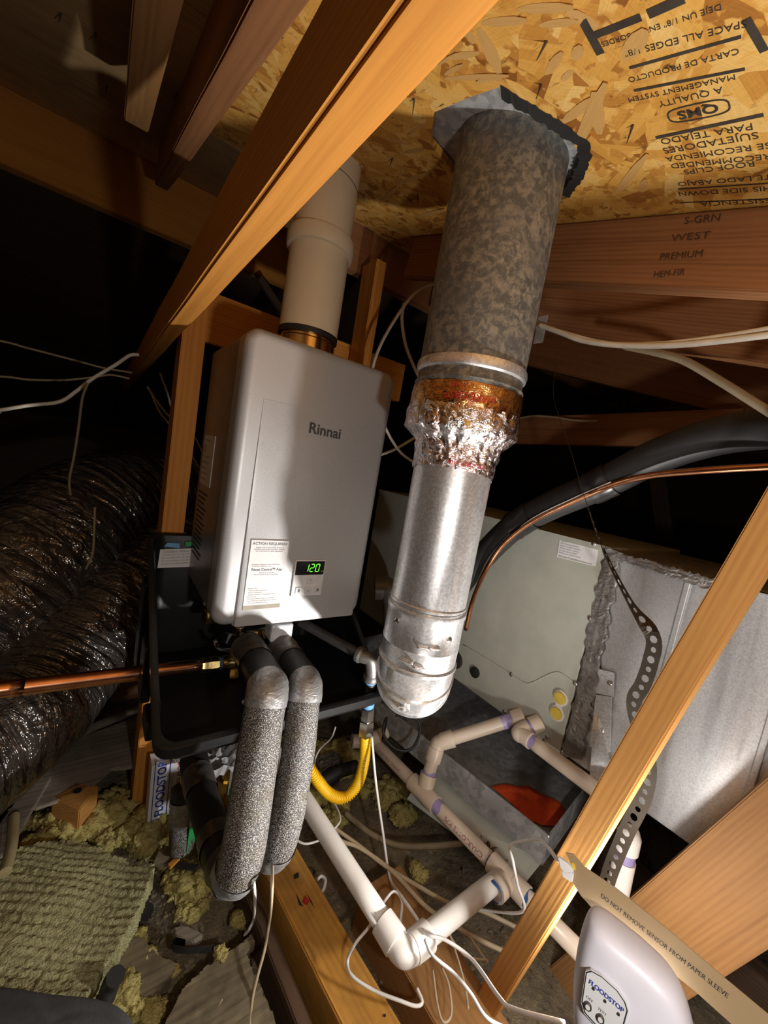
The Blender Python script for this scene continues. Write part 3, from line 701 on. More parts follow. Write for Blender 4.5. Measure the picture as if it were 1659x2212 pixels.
# fittings under the heater
for p, r, L in (((.255, .98), .016, .05), ((.345, .98), .020, .05), ((.50, .98), .017, .04)):
    lathe('connection', (p[0], p[1], HZ0 + .01), (0, 0, -1), [(0, r), (L * .4, r), (L * .4, r * 1.25), (L * .8, r * 1.25), (L, r)], M['brass'], WH, 10)
plug = mesh_obj('drain_plug', box_bm(bmesh.new(), at(605, 1352, Y=.92) + Vector((-.03, -.02, -.035)), at(605, 1352, Y=.92) + Vector((.03, .03, .012)), .006), M['button'], WH)
# ------------------------------------------------------------------ white vent above the heater
vc = Vector((.412, 1.0, 0))
VP = thing('vent_pipe', (.412, 1.0, .285), 'cream plastic vent pipe rising from the top of the heater', 'pipe')
lathe('gasket_ring', vc, (0, 0, 1), [(.290, .073), (.290, .075), (.302, .075), (.302, .073)], M['rubber'], VP)
lathe('lower_pipe', vc, (0, 0, 1), [(.302, .0735), (.50, .0735)], M['vent'], VP)
lathe('coupling_rim', vc, (0, 0, 1), [(.495, .074), (.497, .081), (.505, .0835), (.525, .0835), (.533, .081), (.535, .074)], M['vent'], VP)
lathe('upper_pipe', vc, (0, 0, 1), [(.535, .0715), (.80, .0715)], M['vent'], VP)
def vent_line(z, n=60):
    return [vc + Vector((.0722 * math.cos(2 * math.pi * k / n), .0722 * math.sin(2 * math.pi * k / n), z + .0035 * math.sin(3 * 2 * math.pi * k / n + 1))) for k in range(n + 1)]
tube('cut_line', vent_line(.655), .0007, M['fir_dark'], VP, 5, 1)

# ------------------------------------------------------------------ metal flue
fc = Vector((.563, .554, 0)); fa = Vector((.563, .554, 0)).normalized()
FL = thing('flue_pipe', (.563, .554, -.535), 'tall galvanised flue pipe with foil taped joint and elbow', 'flue')
RU, RL = .0995, .0765
lathe('upper_section', fc, (0, 0, 1), [(.205, RU - .001), (.212, RU), (.80, RU)], M['zinc'], FL, 64)
lathe('bead_ring', fc, (0, 0, 1), [(.192, RU - .001), (.195, RU + .0035), (.203, RU + .005), (.211, RU + .0035), (.214, RU - .001)], M['galv'], FL, 64, caps=False)
lathe('crimp_band', fc, (0, 0, 1), [(.118, RU + .002), (.150, RU + .003), (.154, RU + .001), (.160, RU + .004), (.166, RU + .001), (.174, RU + .0035), (.180, RU), (.195, RU - .001)], M['zinc'], FL, 64, caps=False)
def crumple(seed, amp):
    return lambda th, h: (amp * noise.noise(Vector((math.cos(th) * 7 + seed, math.sin(th) * 7, h * 60))) + amp * .6 * noise.noise(Vector((math.cos(th) * 19, math.sin(th) * 19 + seed, h * 110))), amp * 1.2 * noise.noise(Vector((math.cos(th) * 5, math.sin(th) * 5 + seed, 3))))
lathe('amber_tape', fc, (0, 0, 1), [(.118, RU + .004), (.128, RU + .006), (.150, RU + .0055), (.166, RU + .004)], M['foil_gold'], FL, 120, crumple(4, .0022), False)
prof = [(.128, RU + .006), (.120, RU + .007), (.108, RU + .008), (.098, RU + .008), (.088, RU + .007), (.080, RU - .002), (.072, RU - .010), (.064, RU - .017), (.056, RL + .006), (.046, RL + .003), (.036, RL + .0025), (.026, RL + .0025), (.016, RL + .002), (.008, RL + .0016)]
bmseg = 180
lathe('foil_tape', fc, (0, 0, 1), prof, M['foil'], FL, bmseg, lambda th, h: (lambda q: (q[0], q[1] + (.012 * math.sin(th - 2.2) if h < .03 else 0)))(crumple(9, .0045)(th, h)), False)
def wrap_text(body, size, z, r, th0, mat, parent, flip=True, name='tape_lettering'):
    s = -1 if flip else 1
    def fn(a, b):
        th = th0 + s * a / r; return fc + Vector((r * math.cos(th), r * math.sin(th), z + s * b))
    text(name, body, size, fn, mat, parent)
facing = math.atan2(-fa.y, -fa.x)
wrap_text('HARDCAST', .017, .141, RU + .0085, facing + .05, M['ink_red'], FL)
wrap_text('1402', .010, .158, RU + .0082, facing - .2, M['ink_red'], FL)
wrap_text('FOIL-GRIP 1402', .011, .030, RL + .0065, facing + .3, M['ink_red'], FL)
lathe('lower_section', fc, (0, 0, 1), [(-.245, RL), (.06, RL)], M['galv'], FL, 64)
lathe('seam_groove', fc, (0, 0, 1), [(-.260, RL - .003), (-.255, RL - .003), (-.251, RL + .002), (-.247, RL + .002), (-.244, RL - .001)], M['galv'], FL, 64, caps=False)
lathe('elbow_collar', fc, (0, 0, 1), [(-.372, RL + .001), (-.335, RL + .002), (-.333, RL + .003), (-.331, RL + .002), (-.272, RL + .002), (-.267, RL + .0045), (-.259, RL + .004), (-.255, RL - .002)], M['galv'], FL, 64, caps=False)
# four gored elbow turning away towards the furnace
Rb = .085; zc = -.370
def gore(i, a0, a1, rr):
    bm = bmesh.new(); rings = []; seg = 64
    side = Vector((-fa.y, fa.x, 0)); cen = fc + fa * Rb + Vector((0, 0, zc))
    for a, ra in ((a0, rr), (a0 + .015, rr + .0035), (a0 + .05, rr + .0035), (a0 + .065, rr), (a1, rr)):
        rad = -fa * math.cos(a) + Vector((0, 0, -1)) * math.sin(a)
        c = cen + rad * Rb
        rings.append([bm.verts.new(c + rad * (ra * math.cos(t)) * (1.0) + side * (ra * math.sin(t))) for t in [2 * math.pi * k / seg for k in range(seg)]])
    for j in range(len(rings) - 1):
        for k in range(seg): bm.faces.new((rings[j][k], rings[j][(k + 1) % seg], rings[j + 1][(k + 1) % seg], rings[j + 1][k]))
    bmesh.ops.recalc_face_normals(bm, faces=bm.faces)
    return smooth_by_angle(mesh_obj('elbow_gore', bm, M['galv'], FL), 50)
for i in range(4): gore(i, i * math.pi / 8, (i + 1) * math.pi / 8, RL + .0015)
cend = fc + fa * Rb + Vector((0, 0, zc - Rb))
lathe('outlet_pipe', cend, fa, [(0, RL), (.06, RL), (.30, RL)], M['galv'], FL, 48)
def on_flue(th_off, z, r): th = facing + th_off; return fc + Vector((r * math.cos(th), r * math.sin(th), z)), Vector((math.cos(th), math.sin(th), 0))
for off, z in ((-.72, -.285), (.75, -.30)):
    p, nn = on_flue(off, z, RL); lathe('screw', p, nn, [(0, .006), (.003, .006), (.005, .003)], M['screw'], FL, 10)
for off, z, L in ((.10, -.318, .0105), (.36, -.316, .0105), (-.25, -.352, .014), (.08, -.358, .010)):
    p, nn = on_flue(off, z, RL + .002); s = Vector((-nn.y, nn.x, 0))
    tube('swage_dimple', [p - s * L, p - s * L * .6 + nn * .0015, p + s * L * .6 + nn * .0015, p + s * L], .0028, M['galv'], FL, 8, 4)
rad = (-fa * math.cos(.62) + Vector((0, 0, -1)) * math.sin(.62)); side = Vector((-fa.y, fa.x, 0))
cp = fc + fa * Rb + Vector((0, 0, zc)) + rad * (Rb + RL + .001)
lathe('rivet', cp + side * .008, rad, [(-.002, .013), (.0015, .012), (.002, .005), (.004, .0045), (.005, .002)], M['galv'], FL, 20)
# ------------------------------------------------------------------ flashing seen through the roof cut
up_n = Vector((0, -SA, CA))
FLS = thing('roof_flashing', fc + Vector((0, 0, .58)), 'weathered metal flashing inside the cut around the flue', 'flashing')
def rw(v, h=0): return Vector((v.x, v.y * CA, ROOF0 + v.y * SA)) + up_n * h
ctr = sum((rw(p) for p in hole), Vector()) / len(hole)
bm = bmesh.new(); big = [ctr + (rw(p) - ctr) * 1.22 + up_n * .014 for p in hole]
inn = [fc + Vector((math.cos(a) * .104, math.sin(a) * .104, 0)) for a in [0] * 0]
bm.faces.new([bm.verts.new(p) for p in big]); bm.faces.new([bm.verts.new(p + up_n * .002) for p in reversed(big)])
mesh_obj('flashing_plate', bm, M['galv_pan'], FLS)
bm = bmesh.new(); n = len(hole); lo = [bm.verts.new(rw(p, .012)) for p in hole]; hi = [bm.verts.new(rw(p, .0135)) for p in hole]
for i in range(n): bm.faces.new((lo[i], lo[(i + 1) % n], hi[(i + 1) % n], hi[i]))
mesh_obj('felt_lining', bm, M['rubber'], FLS)
# ragged felt hanging along the cut
bm = bmesh.new(); rr = random.Random(5); prev = None
cut = []
for i in range(2, 7):
    a, b = rw(hole[i]), rw(hole[i + 1]); m = max(2, int((b - a).length / .006))
    for k in range(m): cut.append(a.lerp(b, k / m))
for p in cut:
    inw = (ctr - p).normalized(); dpt = .014 + .008 * rr.random()
    a, b = p - inw * (.001 + .004 * rr.random()) - up_n * .001, p + inw * dpt * .9 - up_n * .004
    cur = [bm.verts.new(a), bm.verts.new(b), bm.verts.new(p + inw * dpt * 1.0 + up_n * .012)]
    if prev:
        for k in range(2): bm.faces.new((prev[k], cur[k], cur[k + 1], prev[k + 1]))
    prev = cur
mesh_obj('felt_edge', bm, M['rubber'], FLS)

# ------------------------------------------------------------------ furnace and duct
FX = 1.05
ft, fb = -.098 * FX, -.646 * FX; fy0, fy1 = .425 * FX, 1.40 * FX
FU = thing('furnace', (FX + .25, (fy0 + fy1) / 2, fb), 'grey-green furnace cabinet behind the flue elbow', 'furnace')
boxo('cabinet', (FX, fy0, fb), (FX + .52, fy1, ft), M['furnace'], FU, .003)
# access panel line: raised lower cover with a stepped top edge
def fpt(px, py, off=0): return at(px, py, X=FX - off)
step = [(1000, 1392), (1080, 1440), (1130, 1473), (1150, 1474), (1190, 1455), (1212, 1454), (1243, 1476)]
tube('panel_crease', [fpt(*p, off=.0005) for p in step], .0016, M['furnace'], FU, 6, 6)
boxo('top_flange', (FX - .003, fy0, ft - .012), (FX + .01, fy1, ft + .002), M['furnace'], FU)
for p in ((1105, 1457), (1243, 1476), (1275, 1336), (1283, 1175), (1090, 1537), (1183, 1592), (1177, 1600), (1215, 1625)):
    q = fpt(*p); lathe('screw', q, (-1, 0, 0), [(0, .006), (.003, .006), (.005, .003)], M['screw'], FU, 10)
st = [fpt(*p, off=.001) for p in ((1210, 1162), (1294, 1180), (1287, 1224), (1203, 1203))]
stk = poly_prism('service_sticker', st, (-1, 0, 0), .0008, M['paper'], FU)
sx_ = (st[1] - st[0]).normalized(); sy_ = (st[0] - st[3]).normalized(); so = (st[0] + st[3]) / 2 + sx_ * .004 - Vector((.0014, 0, 0))
for k, s in enumerate(('Inspection Performed by', 'HP & Heating Services', 'Indoor Comfort Systems', 'Honest, quick response', 'Service, repair, install', 'Safety, trust, performance')):
    text('lettering', s, .0058, flat(so + sy_ * (.020 - k * .0066), sx_, sy_), M['ink_grey'], stk, 'LEFT')
text('lettering', 'Visit www.TrustedServiceNow.com', .0064, flat(so + sy_ * -.0225, sx_, sy_), M['ink'], stk, 'LEFT')
# two capped ports
for p in ((1212, 1507), (1204, 1540)):
    q = fpt(*p); lathe('port_rim', q, (-1, 0, 0), [(0, .021), (.004, .021), (.005, .018)], M['pvc'], FU, 28); lathe('port_cap', q, (-1, 0, 0), [(.003, .0165), (.009, .016), (.010, .013)], M['yellow_cap'], FU, 28)
a, b = fpt(1212, 1507), fpt(1204, 1540); mid = (a + b) / 2
boxo('port_bridge', mid - Vector((.003, .009, .02)), mid + Vector((.001, .009, .02)), M['pvc'], FU)
kn = fpt(1027, 1452); lathe('grommet', kn, (-1, 0, 0), [(0, .018), (.006, .018), (.008, .010)], M['rubber'], FU, 20)
lathe('grommet', fpt(985, 1425), (-1, 0, 0), [(0, .030), (.01, .030), (.014, .02)], M['rubber'], FU, 20)
# duct
DU = thing('metal_duct', (FX + .25, 0, fb), 'galvanised sheet metal duct joined to the furnace', 'duct')
boxo('duct_body', (FX + .004, -.75, fb + .010), (FX + .5, fy0 - .004, ft - .012), M['galv_duct'], DU, .002)
boxo('seam_rib', (FX - .004, .265, fb + .012), (FX + .006, .277, ft - .03), M['galv_duct'], DU, .002)
boxo('seam_rib', (FX - .004, .09, fb + .012), (FX + .006, .102, ft - .03), M['galv_duct'], DU, .002)
def ragged_strip(name, edge_a, edge_b, off, mat, parent, jag=.006, n=40, seed=1):
    r = random.Random(seed); bm = bmesh.new(); prev = None
    for k in range(n + 1):
        t = k / n; a = edge_a[0].lerp(edge_a[1], t); b = edge_b[0].lerp(edge_b[1], t); d = (b - a).normalized()
        a = a + d * r.uniform(-jag, jag); b = b + d * r.uniform(-jag, jag)
        pts = [a.lerp(b, q) + Vector((-off - .004 * abs(math.sin(q * 9 + .7 * math.sin(t * 5))) - r.uniform(0, .0012), 0, 0)) for q in (0, .2, .35, .5, .65, .8, 1)]
        cur = [bm.verts.new(p) for p in pts]
        if prev:
            for i in range(len(cur) - 1): bm.faces.new((prev[i], prev[i + 1], cur[i + 1], cur[i]))
        prev = cur
    o = mesh_obj(name, bm, mat, parent); 
    for p in o.data.polygons: p.use_smooth = True
    return o
ragged_strip('joint_tape', (at(1308, 1180, X=FX), at(1215, 1632, X=FX)), (at(1345, 1195, X=FX), at(1258, 1640, X=FX)), .001, M['mastic'], DU)
ragged_strip('top_tape', (at(1330, 1192, X=FX), at(1548, 1250, X=FX)), (at(1335, 1212, X=FX), at(1545, 1275, X=FX)), .002, M['mastic'], DU, .004, 40, 3)
boxo('top_flange', (FX - .004, -.75, ft - .016), (FX + .01, fy0 - .02, ft - .012), M['galv'], DU)
poly_prism('strap_plate', [at(*p, X=FX - .001) for p in ((1290, 1444), (1328, 1453), (1326, 1505), (1288, 1497))], (-1, 0, 0), .002, M['galv'], DU)
poly_prism('strap_plate', [at(*p, X=FX - .002) for p in ((1288, 1500), (1322, 1505), (1318, 1625), (1275, 1612))], (-1, 0, 0), .002, M['galv'], DU)
# curled flap below the plate
bm = bmesh.new(); fl_ = []
for k in range(9):
    t = k / 8; a = at(1284 + (1272 - 1284) * t, 1540 + 160 * t, X=FX - .004 - .03 * math.sin(t * 2.6)); b = at(1296 + (1330 - 1296) * t, 1545 + 150 * t, X=FX - .003)
    fl_.append([bm.verts.new(a.lerp(b, s)) for s in (0, .35, .7, 1)])
for k in range(8):
    for j in range(3): bm.faces.new((fl_[k][j], fl_[k][j + 1], fl_[k + 1][j + 1], fl_[k + 1][j])).smooth = True
mesh_obj('bent_flap', bm, M['galv'], DU)
for p in ((1318, 1475), (1300, 1578)): lathe('screw', at(*p, X=FX - .003), (-1, 0, 0), [(0, .006), (.003, .006), (.005, .003)], M['screw'], DU, 10)
# dark vent pipe going into the cabinet behind the heater
DV = thing('dark_vent_pipe', at(840, 1480, X=.99), 'dark grey vent elbow half hidden between heater and flue', 'pipe')
pp = [at(812, 1268, X=.90), at(832, 1268, X=.93), at(848, 1290, X=.95), at(852, 1335, X=.955), at(846, 1420, X=.96), at(838, 1500, X=.965)]
tube('elbow_pipe', pp, .043, M['grey_pipe'], DV, 24, 8)
lathe('hub', pp[0], (pp[1] - pp[0]), [(-.004, .043), (-.004, .049), (.028, .049), (.03, .043)], M['grey_pipe'], DV, 28)
# ------------------------------------------------------------------ furnace drip tray and rag
TZ = -.84
TR = thing('drip_tray', (1.2, .7, -.95), 'galvanised drip tray under the furnace holding an orange rag', 'tray')
c00, c01, c10 = at(1185, 1802, Z=TZ), at(858, 1545, Z=TZ), at(1300, 1690, Z=TZ)
ex = Vector((1, 0, 0)); ey = (c01 - c00); ey.z = 0; ey.normalize(); ex = Vector((ey.y, -ey.x, 0))
L_, W_, D_ = 1.05, .62, .085
def tp(a, b, z): return c00 + ex * a + ey * b + Vector((0, 0, z))
def wallq(name, a0, b0, a1, b1, th):
    bm = bmesh.new(); d = (tp(a1, b1, 0) - tp(a0, b0, 0)).normalized(); n_ = Vector((-d.y, d.x, 0)) * th
    pts = [tp(a0, b0, 0), tp(a1, b1, 0), tp(a1, b1, 0) + n_, tp(a0, b0, 0) + n_]
    lo = [bm.verts.new(p - Vector((0, 0, D_))) for p in pts]; hi = [bm.verts.new(p) for p in pts]
    bm.faces.new(lo[::-1]); bm.faces.new(hi)
    for i in range(4): bm.faces.new((lo[i], lo[(i + 1) % 4], hi[(i + 1) % 4], hi[i]))
    bmesh.ops.recalc_face_normals(bm, faces=bm.faces)
    mesh_obj(name, bm, M['galv_pan'], TR)
wallq('tray_side', 0, 0, 0, L_, .004); wallq('tray_side', 0, 0, W_, 0, -.004); wallq('tray_side', W_, 0, W_, L_, .004); wallq('tray_side', 0, L_, W_, L_, .004)
bm = bmesh.new(); bm.faces.new([bm.verts.new(tp(a, b, -D_ + .002)) for a, b in ((0, 0), (W_, 0), (W_, L_), (0, L_))]); bm.faces.new([bm.verts.new(tp(a, b, -D_)) for a, b in ((0, 0), (0, L_), (W_, L_), (W_, 0))])
mesh_obj('tray_floor', bm, M['galv_pan'], TR)
tube('corner_fold', [tp(-.001, -.001, 0), tp(-.001, -.001, -D_)], .003, M['galv'], TR, 8)
# rag
bm = bmesh.new(); zr_ = TZ - D_ + .012
outline = [(1060, 1700), (1085, 1696), (1105, 1703), (1140, 1698), (1175, 1718), (1215, 1740), (1222, 1755), (1205, 1785), (1170, 1782), (1140, 1770), (1110, 1740), (1075, 1710)]
O = [at(*p, Z=zr_) for p in outline]; cm = sum(O, Vector()) / len(O); rings = [O]
V0 = [bm.verts.new(p) for p in O]; prevr = V0
for s in (.85, .7, .52, .34, .16):
    cur = []
    for i, p in enumerate(O):
        q = cm + (p - cm) * s; cur.append(bm.verts.new(q + Vector((0, 0, .030 * (1 - s) ** .6 + .014 * noise.noise(q * 30)))))
    for i in range(len(O)): bm.faces.new((prevr[i], prevr[(i + 1) % len(O)], cur[(i + 1) % len(O)], cur[i]))
    prevr = cur
bm.faces.new(prevr); bmesh.ops.recalc_face_normals(bm, faces=bm.faces)
bmesh.ops.subdivide_edges(bm, edges=list(bm.edges), cuts=1, use_grid_fill=True, smooth=.6)
rag = mesh_obj('rag', bm, M['rag'], smooth=True); tag(rag, 'crumpled bright orange rag lying in the metal tray', 'rag')
# support timber below the tray
beam('sleeper', (1.12, .45, -.985), (1.12, 1.9, -.985), .05, .11, M['fir_dark'], (1, 0, 0), label='dark sleeper timber carrying the drip tray', cat='timber')
# grey panel leaning under the tray
GP = [at(930, 1640, Z=-.93), at(1176, 1855, Z=-.93), at(1130, 1912, Z=-.985), at(880, 1725, Z=-.985)]
o = poly_prism('sheet_panel', GP, (0, 0, -1), .003, M['furnace']); tag(o, 'grey painted sheet panel lying under the drip tray', 'panel')
# ------------------------------------------------------------------ black drain pan under the heater
PX0, PX1, PYF, PYB = .120, .655, .72, 1.19
ZF, ZBK, ZBT = -.578, -.275, -.622
PN = thing('drain_pan', (.39, .95, ZBT), 'black moulded drain pan with tall back under the heater', 'pan')
def rim_z(y):                                  # rim falls from the tall back to the low front
    t = (y - PYF) / (PYB - PYF); return ZF + (ZBK - ZF) * (t * .55 + .45 * t * t * (3 - 2 * t))
def pan_ring(inset, zfun, n=10, r=.03):
    pts = []; x0, x1, y0, y1 = PX0 + inset, PX1 - inset, PYF + inset, PYB - inset
    for cx, cy, a0 in ((x1 - r, y0 + r, 270), (x1 - r, y1 - r, 0), (x0 + r, y1 - r, 90), (x0 + r, y0 + r, 180)):
        for k in range(6): a = math.radians(a0 + 90 * k / 5); pts.append((cx + r * math.cos(a), cy + r * math.sin(a)))
    out = []
    for i, (x, y) in enumerate(pts):
        x2, y2 = pts[(i + 1) % len(pts)]; m = n if math.hypot(x2 - x, y2 - y) > .1 else 1
        for k in range(m): out.append(Vector((x + (x2 - x) * k / m, y + (y2 - y) * k / m, 0)))
    for p in out: p.z = zfun(p)
    return out
stepr = lambda p: .005 * (1 if math.sin(p.y * 55) > 0 else 0)
R = [pan_ring(.035, lambda p: ZBT), pan_ring(.022, lambda p: ZBT + .004), pan_ring(.008, lambda p: rim_z(p.y) - .02), pan_ring(.0, lambda p: rim_z(p.y) - .018), pan_ring(.0, lambda p: rim_z(p.y)), pan_ring(.006, lambda p: rim_z(p.y) + .002), pan_ring(.013, lambda p: rim_z(p.y)), pan_ring(.016, lambda p: rim_z(p.y) - .012), pan_ring(.028, lambda p: ZBT + .010), pan_ring(.040, lambda p: ZBT + .006)]
bm = bmesh.new(); VR = [[bm.verts.new(p) for p in r] for r in R]; n = len(VR[0])
for i in range(len(VR) - 1):
    for k in range(n): bm.faces.new((VR[i][k], VR[i][(k + 1) % n], VR[i + 1][(k + 1) % n], VR[i + 1][k]))
bm.faces.new(VR[0][::-1]); bm.faces.new(VR[-1]); bmesh.ops.recalc_face_normals(bm, faces=bm.faces)
smooth_by_angle(mesh_obj('pan_body', bm, M['pan'], PN), 35)
for y in (.80, .93, 1.06):                      # stiffening ribs on the left outside
    boxo('side_rib', (PX0 - .006, y, ZBT + .012), (PX0 + .014, y + .07, rim_z(y) - .03), M['pan'], PN, .004)
lathe('drain_hole', at(531, 1517, Z=ZBT + .0065), (0, 0, 1), [(0, .010), (.0015, .010)], M['paper'], PN, 20)
boxo('tab', at(470, 1465, Y=1.12) - Vector((.02, 0, .004)), at(470, 1465, Y=1.12) + Vector((.02, .04, .004)), M['pan'], PN, .002)
# product sheet at the back of the pan
PS = thing('pan_sheet', at(390, 1220, Y=1.15), 'white product sheet stuck inside the top of the black pan', 'paper')
pY = 1.164
q0 = [at(*p, Y=pY) for p in ((346, 1187), (440, 1183), (442, 1223), (340, 1227))]
poly_prism('sheet', q0, (0, -1, 0), .0008, M['paper'], PS)
poly_prism('header_band', [at(*p, Y=pY) for p in ((354, 1180), (362, 1172), (388, 1174), (388, 1184))], (0, -1, 0), .001, M['blue_tape'], PS)
poly_prism('header_band', [at(*p, Y=pY) for p in ((400, 1170), (414, 1170), (414, 1179), (400, 1180))], (0, -1, 0), .001, M['green'], PS)
u_ = (q0[1] - q0[0]).normalized(); v_ = (q0[0] - q0[3]).normalized(); b0 = q0[0] + u_ * .006 - Vector((0, .0016, 0))
for k, (s, sz) in enumerate((('Tankless Water Heater Drain Pan', .0105), ('Catches leaks and drips before damage', .006), ('Easy to install with any heater', .006), ('Fits most tankless water heaters', .006), ('Includes drain fitting adapter', .006))):
    text('lettering', s, sz, flat(b0 - v_ * (.007 + k * .0085), u_, v_), M['ink_grey'], PS, 'LEFT')
# ------------------------------------------------------------------ copper supply and valve
CPp = [at(-60, 1497, Y=.93) + (at(-60, 1497, Y=.93) - at(200, 1466, Y=.965)).normalized() * .9, at(-60, 1497, Y=.93), at(0, 1490, Y=.94), at(200, 1466, Y=.965), at(440, 1437, Y=.99)]
CP = thing('copper_supply', CPp[2] - Vector((0, 0, .011)), 'copper water pipe running left from the brass valve', 'pipe')
tube('copper_tube', CPp, .0165, M['copper'], CP, 24, 8)
dv = (CPp[4] - CPp[3]).normalized(); e = CPp[4]
lathe('brass_adapter', e, dv, [(-.008, .0175), (0, .020), (.012, .020), (.012, .022), (.030, .022), (.030, .017), (.036, .017)], M['brass'], CP, 8)
lathe('thread_tape', e + dv * .034, dv, [(0, .015), (.001, .0165), (.010, .0165), (.011, .015)], M['blue_tape'], CP, 20)
VV = thing('brass_valve', at(505, 1440, Y=1.0), 'brass service valve cluster under the heater', 'valve')
v0 = e + dv * .046
lathe('valve_body', v0, dv, [(0, .015), (.010, .020), (.030, .022), (.052, .020), (.060, .014)], M['brass'], VV, 12)
tube('valve_stem', [v0 + dv * .03, v0 + dv * .03 + Vector((0, 0, .06)), v0 + dv * .03 + Vector((.005, 0, .10))], .013, M['brass'], VV, 12)
lathe('valve_cap', v0 + dv * .03 + Vector((0, -.01, -.015)), (0, -.4, -1), [(0, .012), (.012, .016), (.022, .016), (.026, .010)], M['brass'], VV, 8)
tube('lever', [v0 + dv * .02 + Vector((0, -.02, .045)), v0 + dv * .0 + Vector((-.02, -.035, .06)), v0 + Vector((-.035, -.04, .085))], .005, M['chrome'], VV, 8)
for k, (px, py) in enumerate(((495, 1378), (545, 1372), (570, 1366))):
    p = at(px, py, Y=.97); lathe('union_nut', p, (.3 * (k - 1), -.3, -1), [(-.012, .013), (-.01, .018), (.012, .018), (.014, .013)], M['brass'] if k else M['chrome'], VV, 6)
tube('link_pipe', [at(515, 1372, Y=.98), at(545, 1376, Y=.975), at(575, 1370, Y=.98)], .009, M['chrome'], VV, 10)
# ------------------------------------------------------------------ insulated water pipes
def bandof(path, t0, t1, rad, name, mat, parent, bump=.0):
    n = len(path); a, b = int(t0 * (n - 1)), max(int(t1 * (n - 1)), int(t0 * (n - 1)) + 1)
    seg = path[a:b + 1]
    o = mesh_obj(name, tube_bm(bmesh.new(), seg, (lambda L, t, th: rad + bump * noise.noise(Vector((L * 60, th * 2.5, rad * 99)))) if bump else rad, 28, False), mat, parent)
    return o
def foam_pipe(label, pts, r, taps, mats, group=None, cat='pipe', loc=None, per=14):
    path = catmull(pts, per); T = thing('insulated_pipe', loc or min((Vector(p) for p in pts), key=lambda p: p.z) - Vector((0, 0, r)), label, cat, group)
    n = len(path)
    for t0, t1, m in mats:
        a, b = int(t0 * (n - 1)), int(t1 * (n - 1)); seed = random.random() * 9
        mesh_obj('foam_sleeve', tube_bm(bmesh.new(), path[a:b + 1], lambda L, t, th: r + .0016 * noise.noise(Vector((L * 14, th * 1.2, seed))), 32, True), M[m], T)
    for t0, t1, m in taps: bandof(path, t0, t1, r + .0022, 'tape_wrap', M[m], T, .0022)
    return T, path
p1 = [at(512, 1368, Y=.96), at(535, 1402, Y=.90), at(558, 1440, Y=.80), at(577, 1478, Y=.69), at(576, 1505, Y=.645), at(569, 1550, Y=.628), at(556, 1640, Y=.60), at(538, 1760, Y=.575), at(522, 1850, Y=.56), at(507, 1886, Y=.57)]
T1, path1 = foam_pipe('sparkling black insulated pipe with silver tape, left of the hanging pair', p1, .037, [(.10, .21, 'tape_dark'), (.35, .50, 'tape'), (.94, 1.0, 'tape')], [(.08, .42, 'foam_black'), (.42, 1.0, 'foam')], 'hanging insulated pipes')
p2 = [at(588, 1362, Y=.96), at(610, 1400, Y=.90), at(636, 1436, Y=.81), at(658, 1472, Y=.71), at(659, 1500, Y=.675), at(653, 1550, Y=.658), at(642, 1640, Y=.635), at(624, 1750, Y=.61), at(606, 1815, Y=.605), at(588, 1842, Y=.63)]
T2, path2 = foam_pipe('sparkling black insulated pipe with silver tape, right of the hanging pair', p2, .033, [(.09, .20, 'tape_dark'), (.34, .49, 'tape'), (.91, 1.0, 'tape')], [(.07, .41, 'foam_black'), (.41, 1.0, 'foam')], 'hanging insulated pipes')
tube('seam_slit', [p + (-p).normalized() * .037 + Vector((.006, 0, 0)) for p in path1[85:120:5]], .0012, M['rubber'], T1, 5, 4)
p3 = [at(418, 1640, Y=.98), at(425, 1672, Y=.93), at(440, 1730, Y=.84), at(462, 1800, Y=.75), at(480, 1860, Y=.66), at(503, 1892, Y=.61)]
T3, path3 = foam_pipe('dull black insulated pipe coming forward beneath the pan to the silver taped end', p3, .034, [(.20, .36, 'tape_dark'), (.62, .72, 'tape_dark'), (.84, 1.0, 'tape_dark')], [(0, 1, 'foam_black')])
p4 = [at(640, 1600, Y=1.0), at(620, 1680, Y=.92), at(598, 1760, Y=.82), at(578, 1815, Y=.74), at(585, 1846, Y=.68)]
T4, path4 = foam_pipe('dark insulated pipe rising behind the right hanging pipe', p4, .030, [(.55, .98, 'tape')], [(0, 1, 'foam_black')])
p5 = [at(398, 1700, Y=.98), at(396, 1745, Y=.97), at(393, 1790, Y=.96), at(391, 1832, Y=.955)]
T5, path5 = foam_pipe('short upright foam pipe with grey tape and a green price label', p5, .030, [(.18, .55, 'tape')], [(0, .2, 'foam_black'), (.2, 1, 'foam')])
gl = path5[28]; sd_ = Vector((.9, -.45, 0)).normalized()
bx = box_bm(bmesh.new(), (-.016, -.0305, -.045), (.016, -.0295, .03)); 
lab = mesh_obj('price_label', bx, M['green'], None, (0, 0, 0)); lab.parent = T5; lab.matrix_parent_inverse = Matrix(); lab.location = gl - T5.location; lab.rotation_euler = (0, 0, .75); lab.scale = (1, 1.04, 1)
bx = box_bm(bmesh.new(), (-.016, -.0305, .03), (.016, -.0295, .075)); lab2 = mesh_obj('clear_label', bx, M['paper'], None, (0, 0, 0)); lab2.parent = T5; lab2.location = lab.location; lab2.rotation_euler = (0, 0, .75); lab2.scale = (1, 1.04, 1)
tube('copper_stub', [p5[0], p5[0] + Vector((0, 0, .05))], .012, M['copper'], T5, 14)
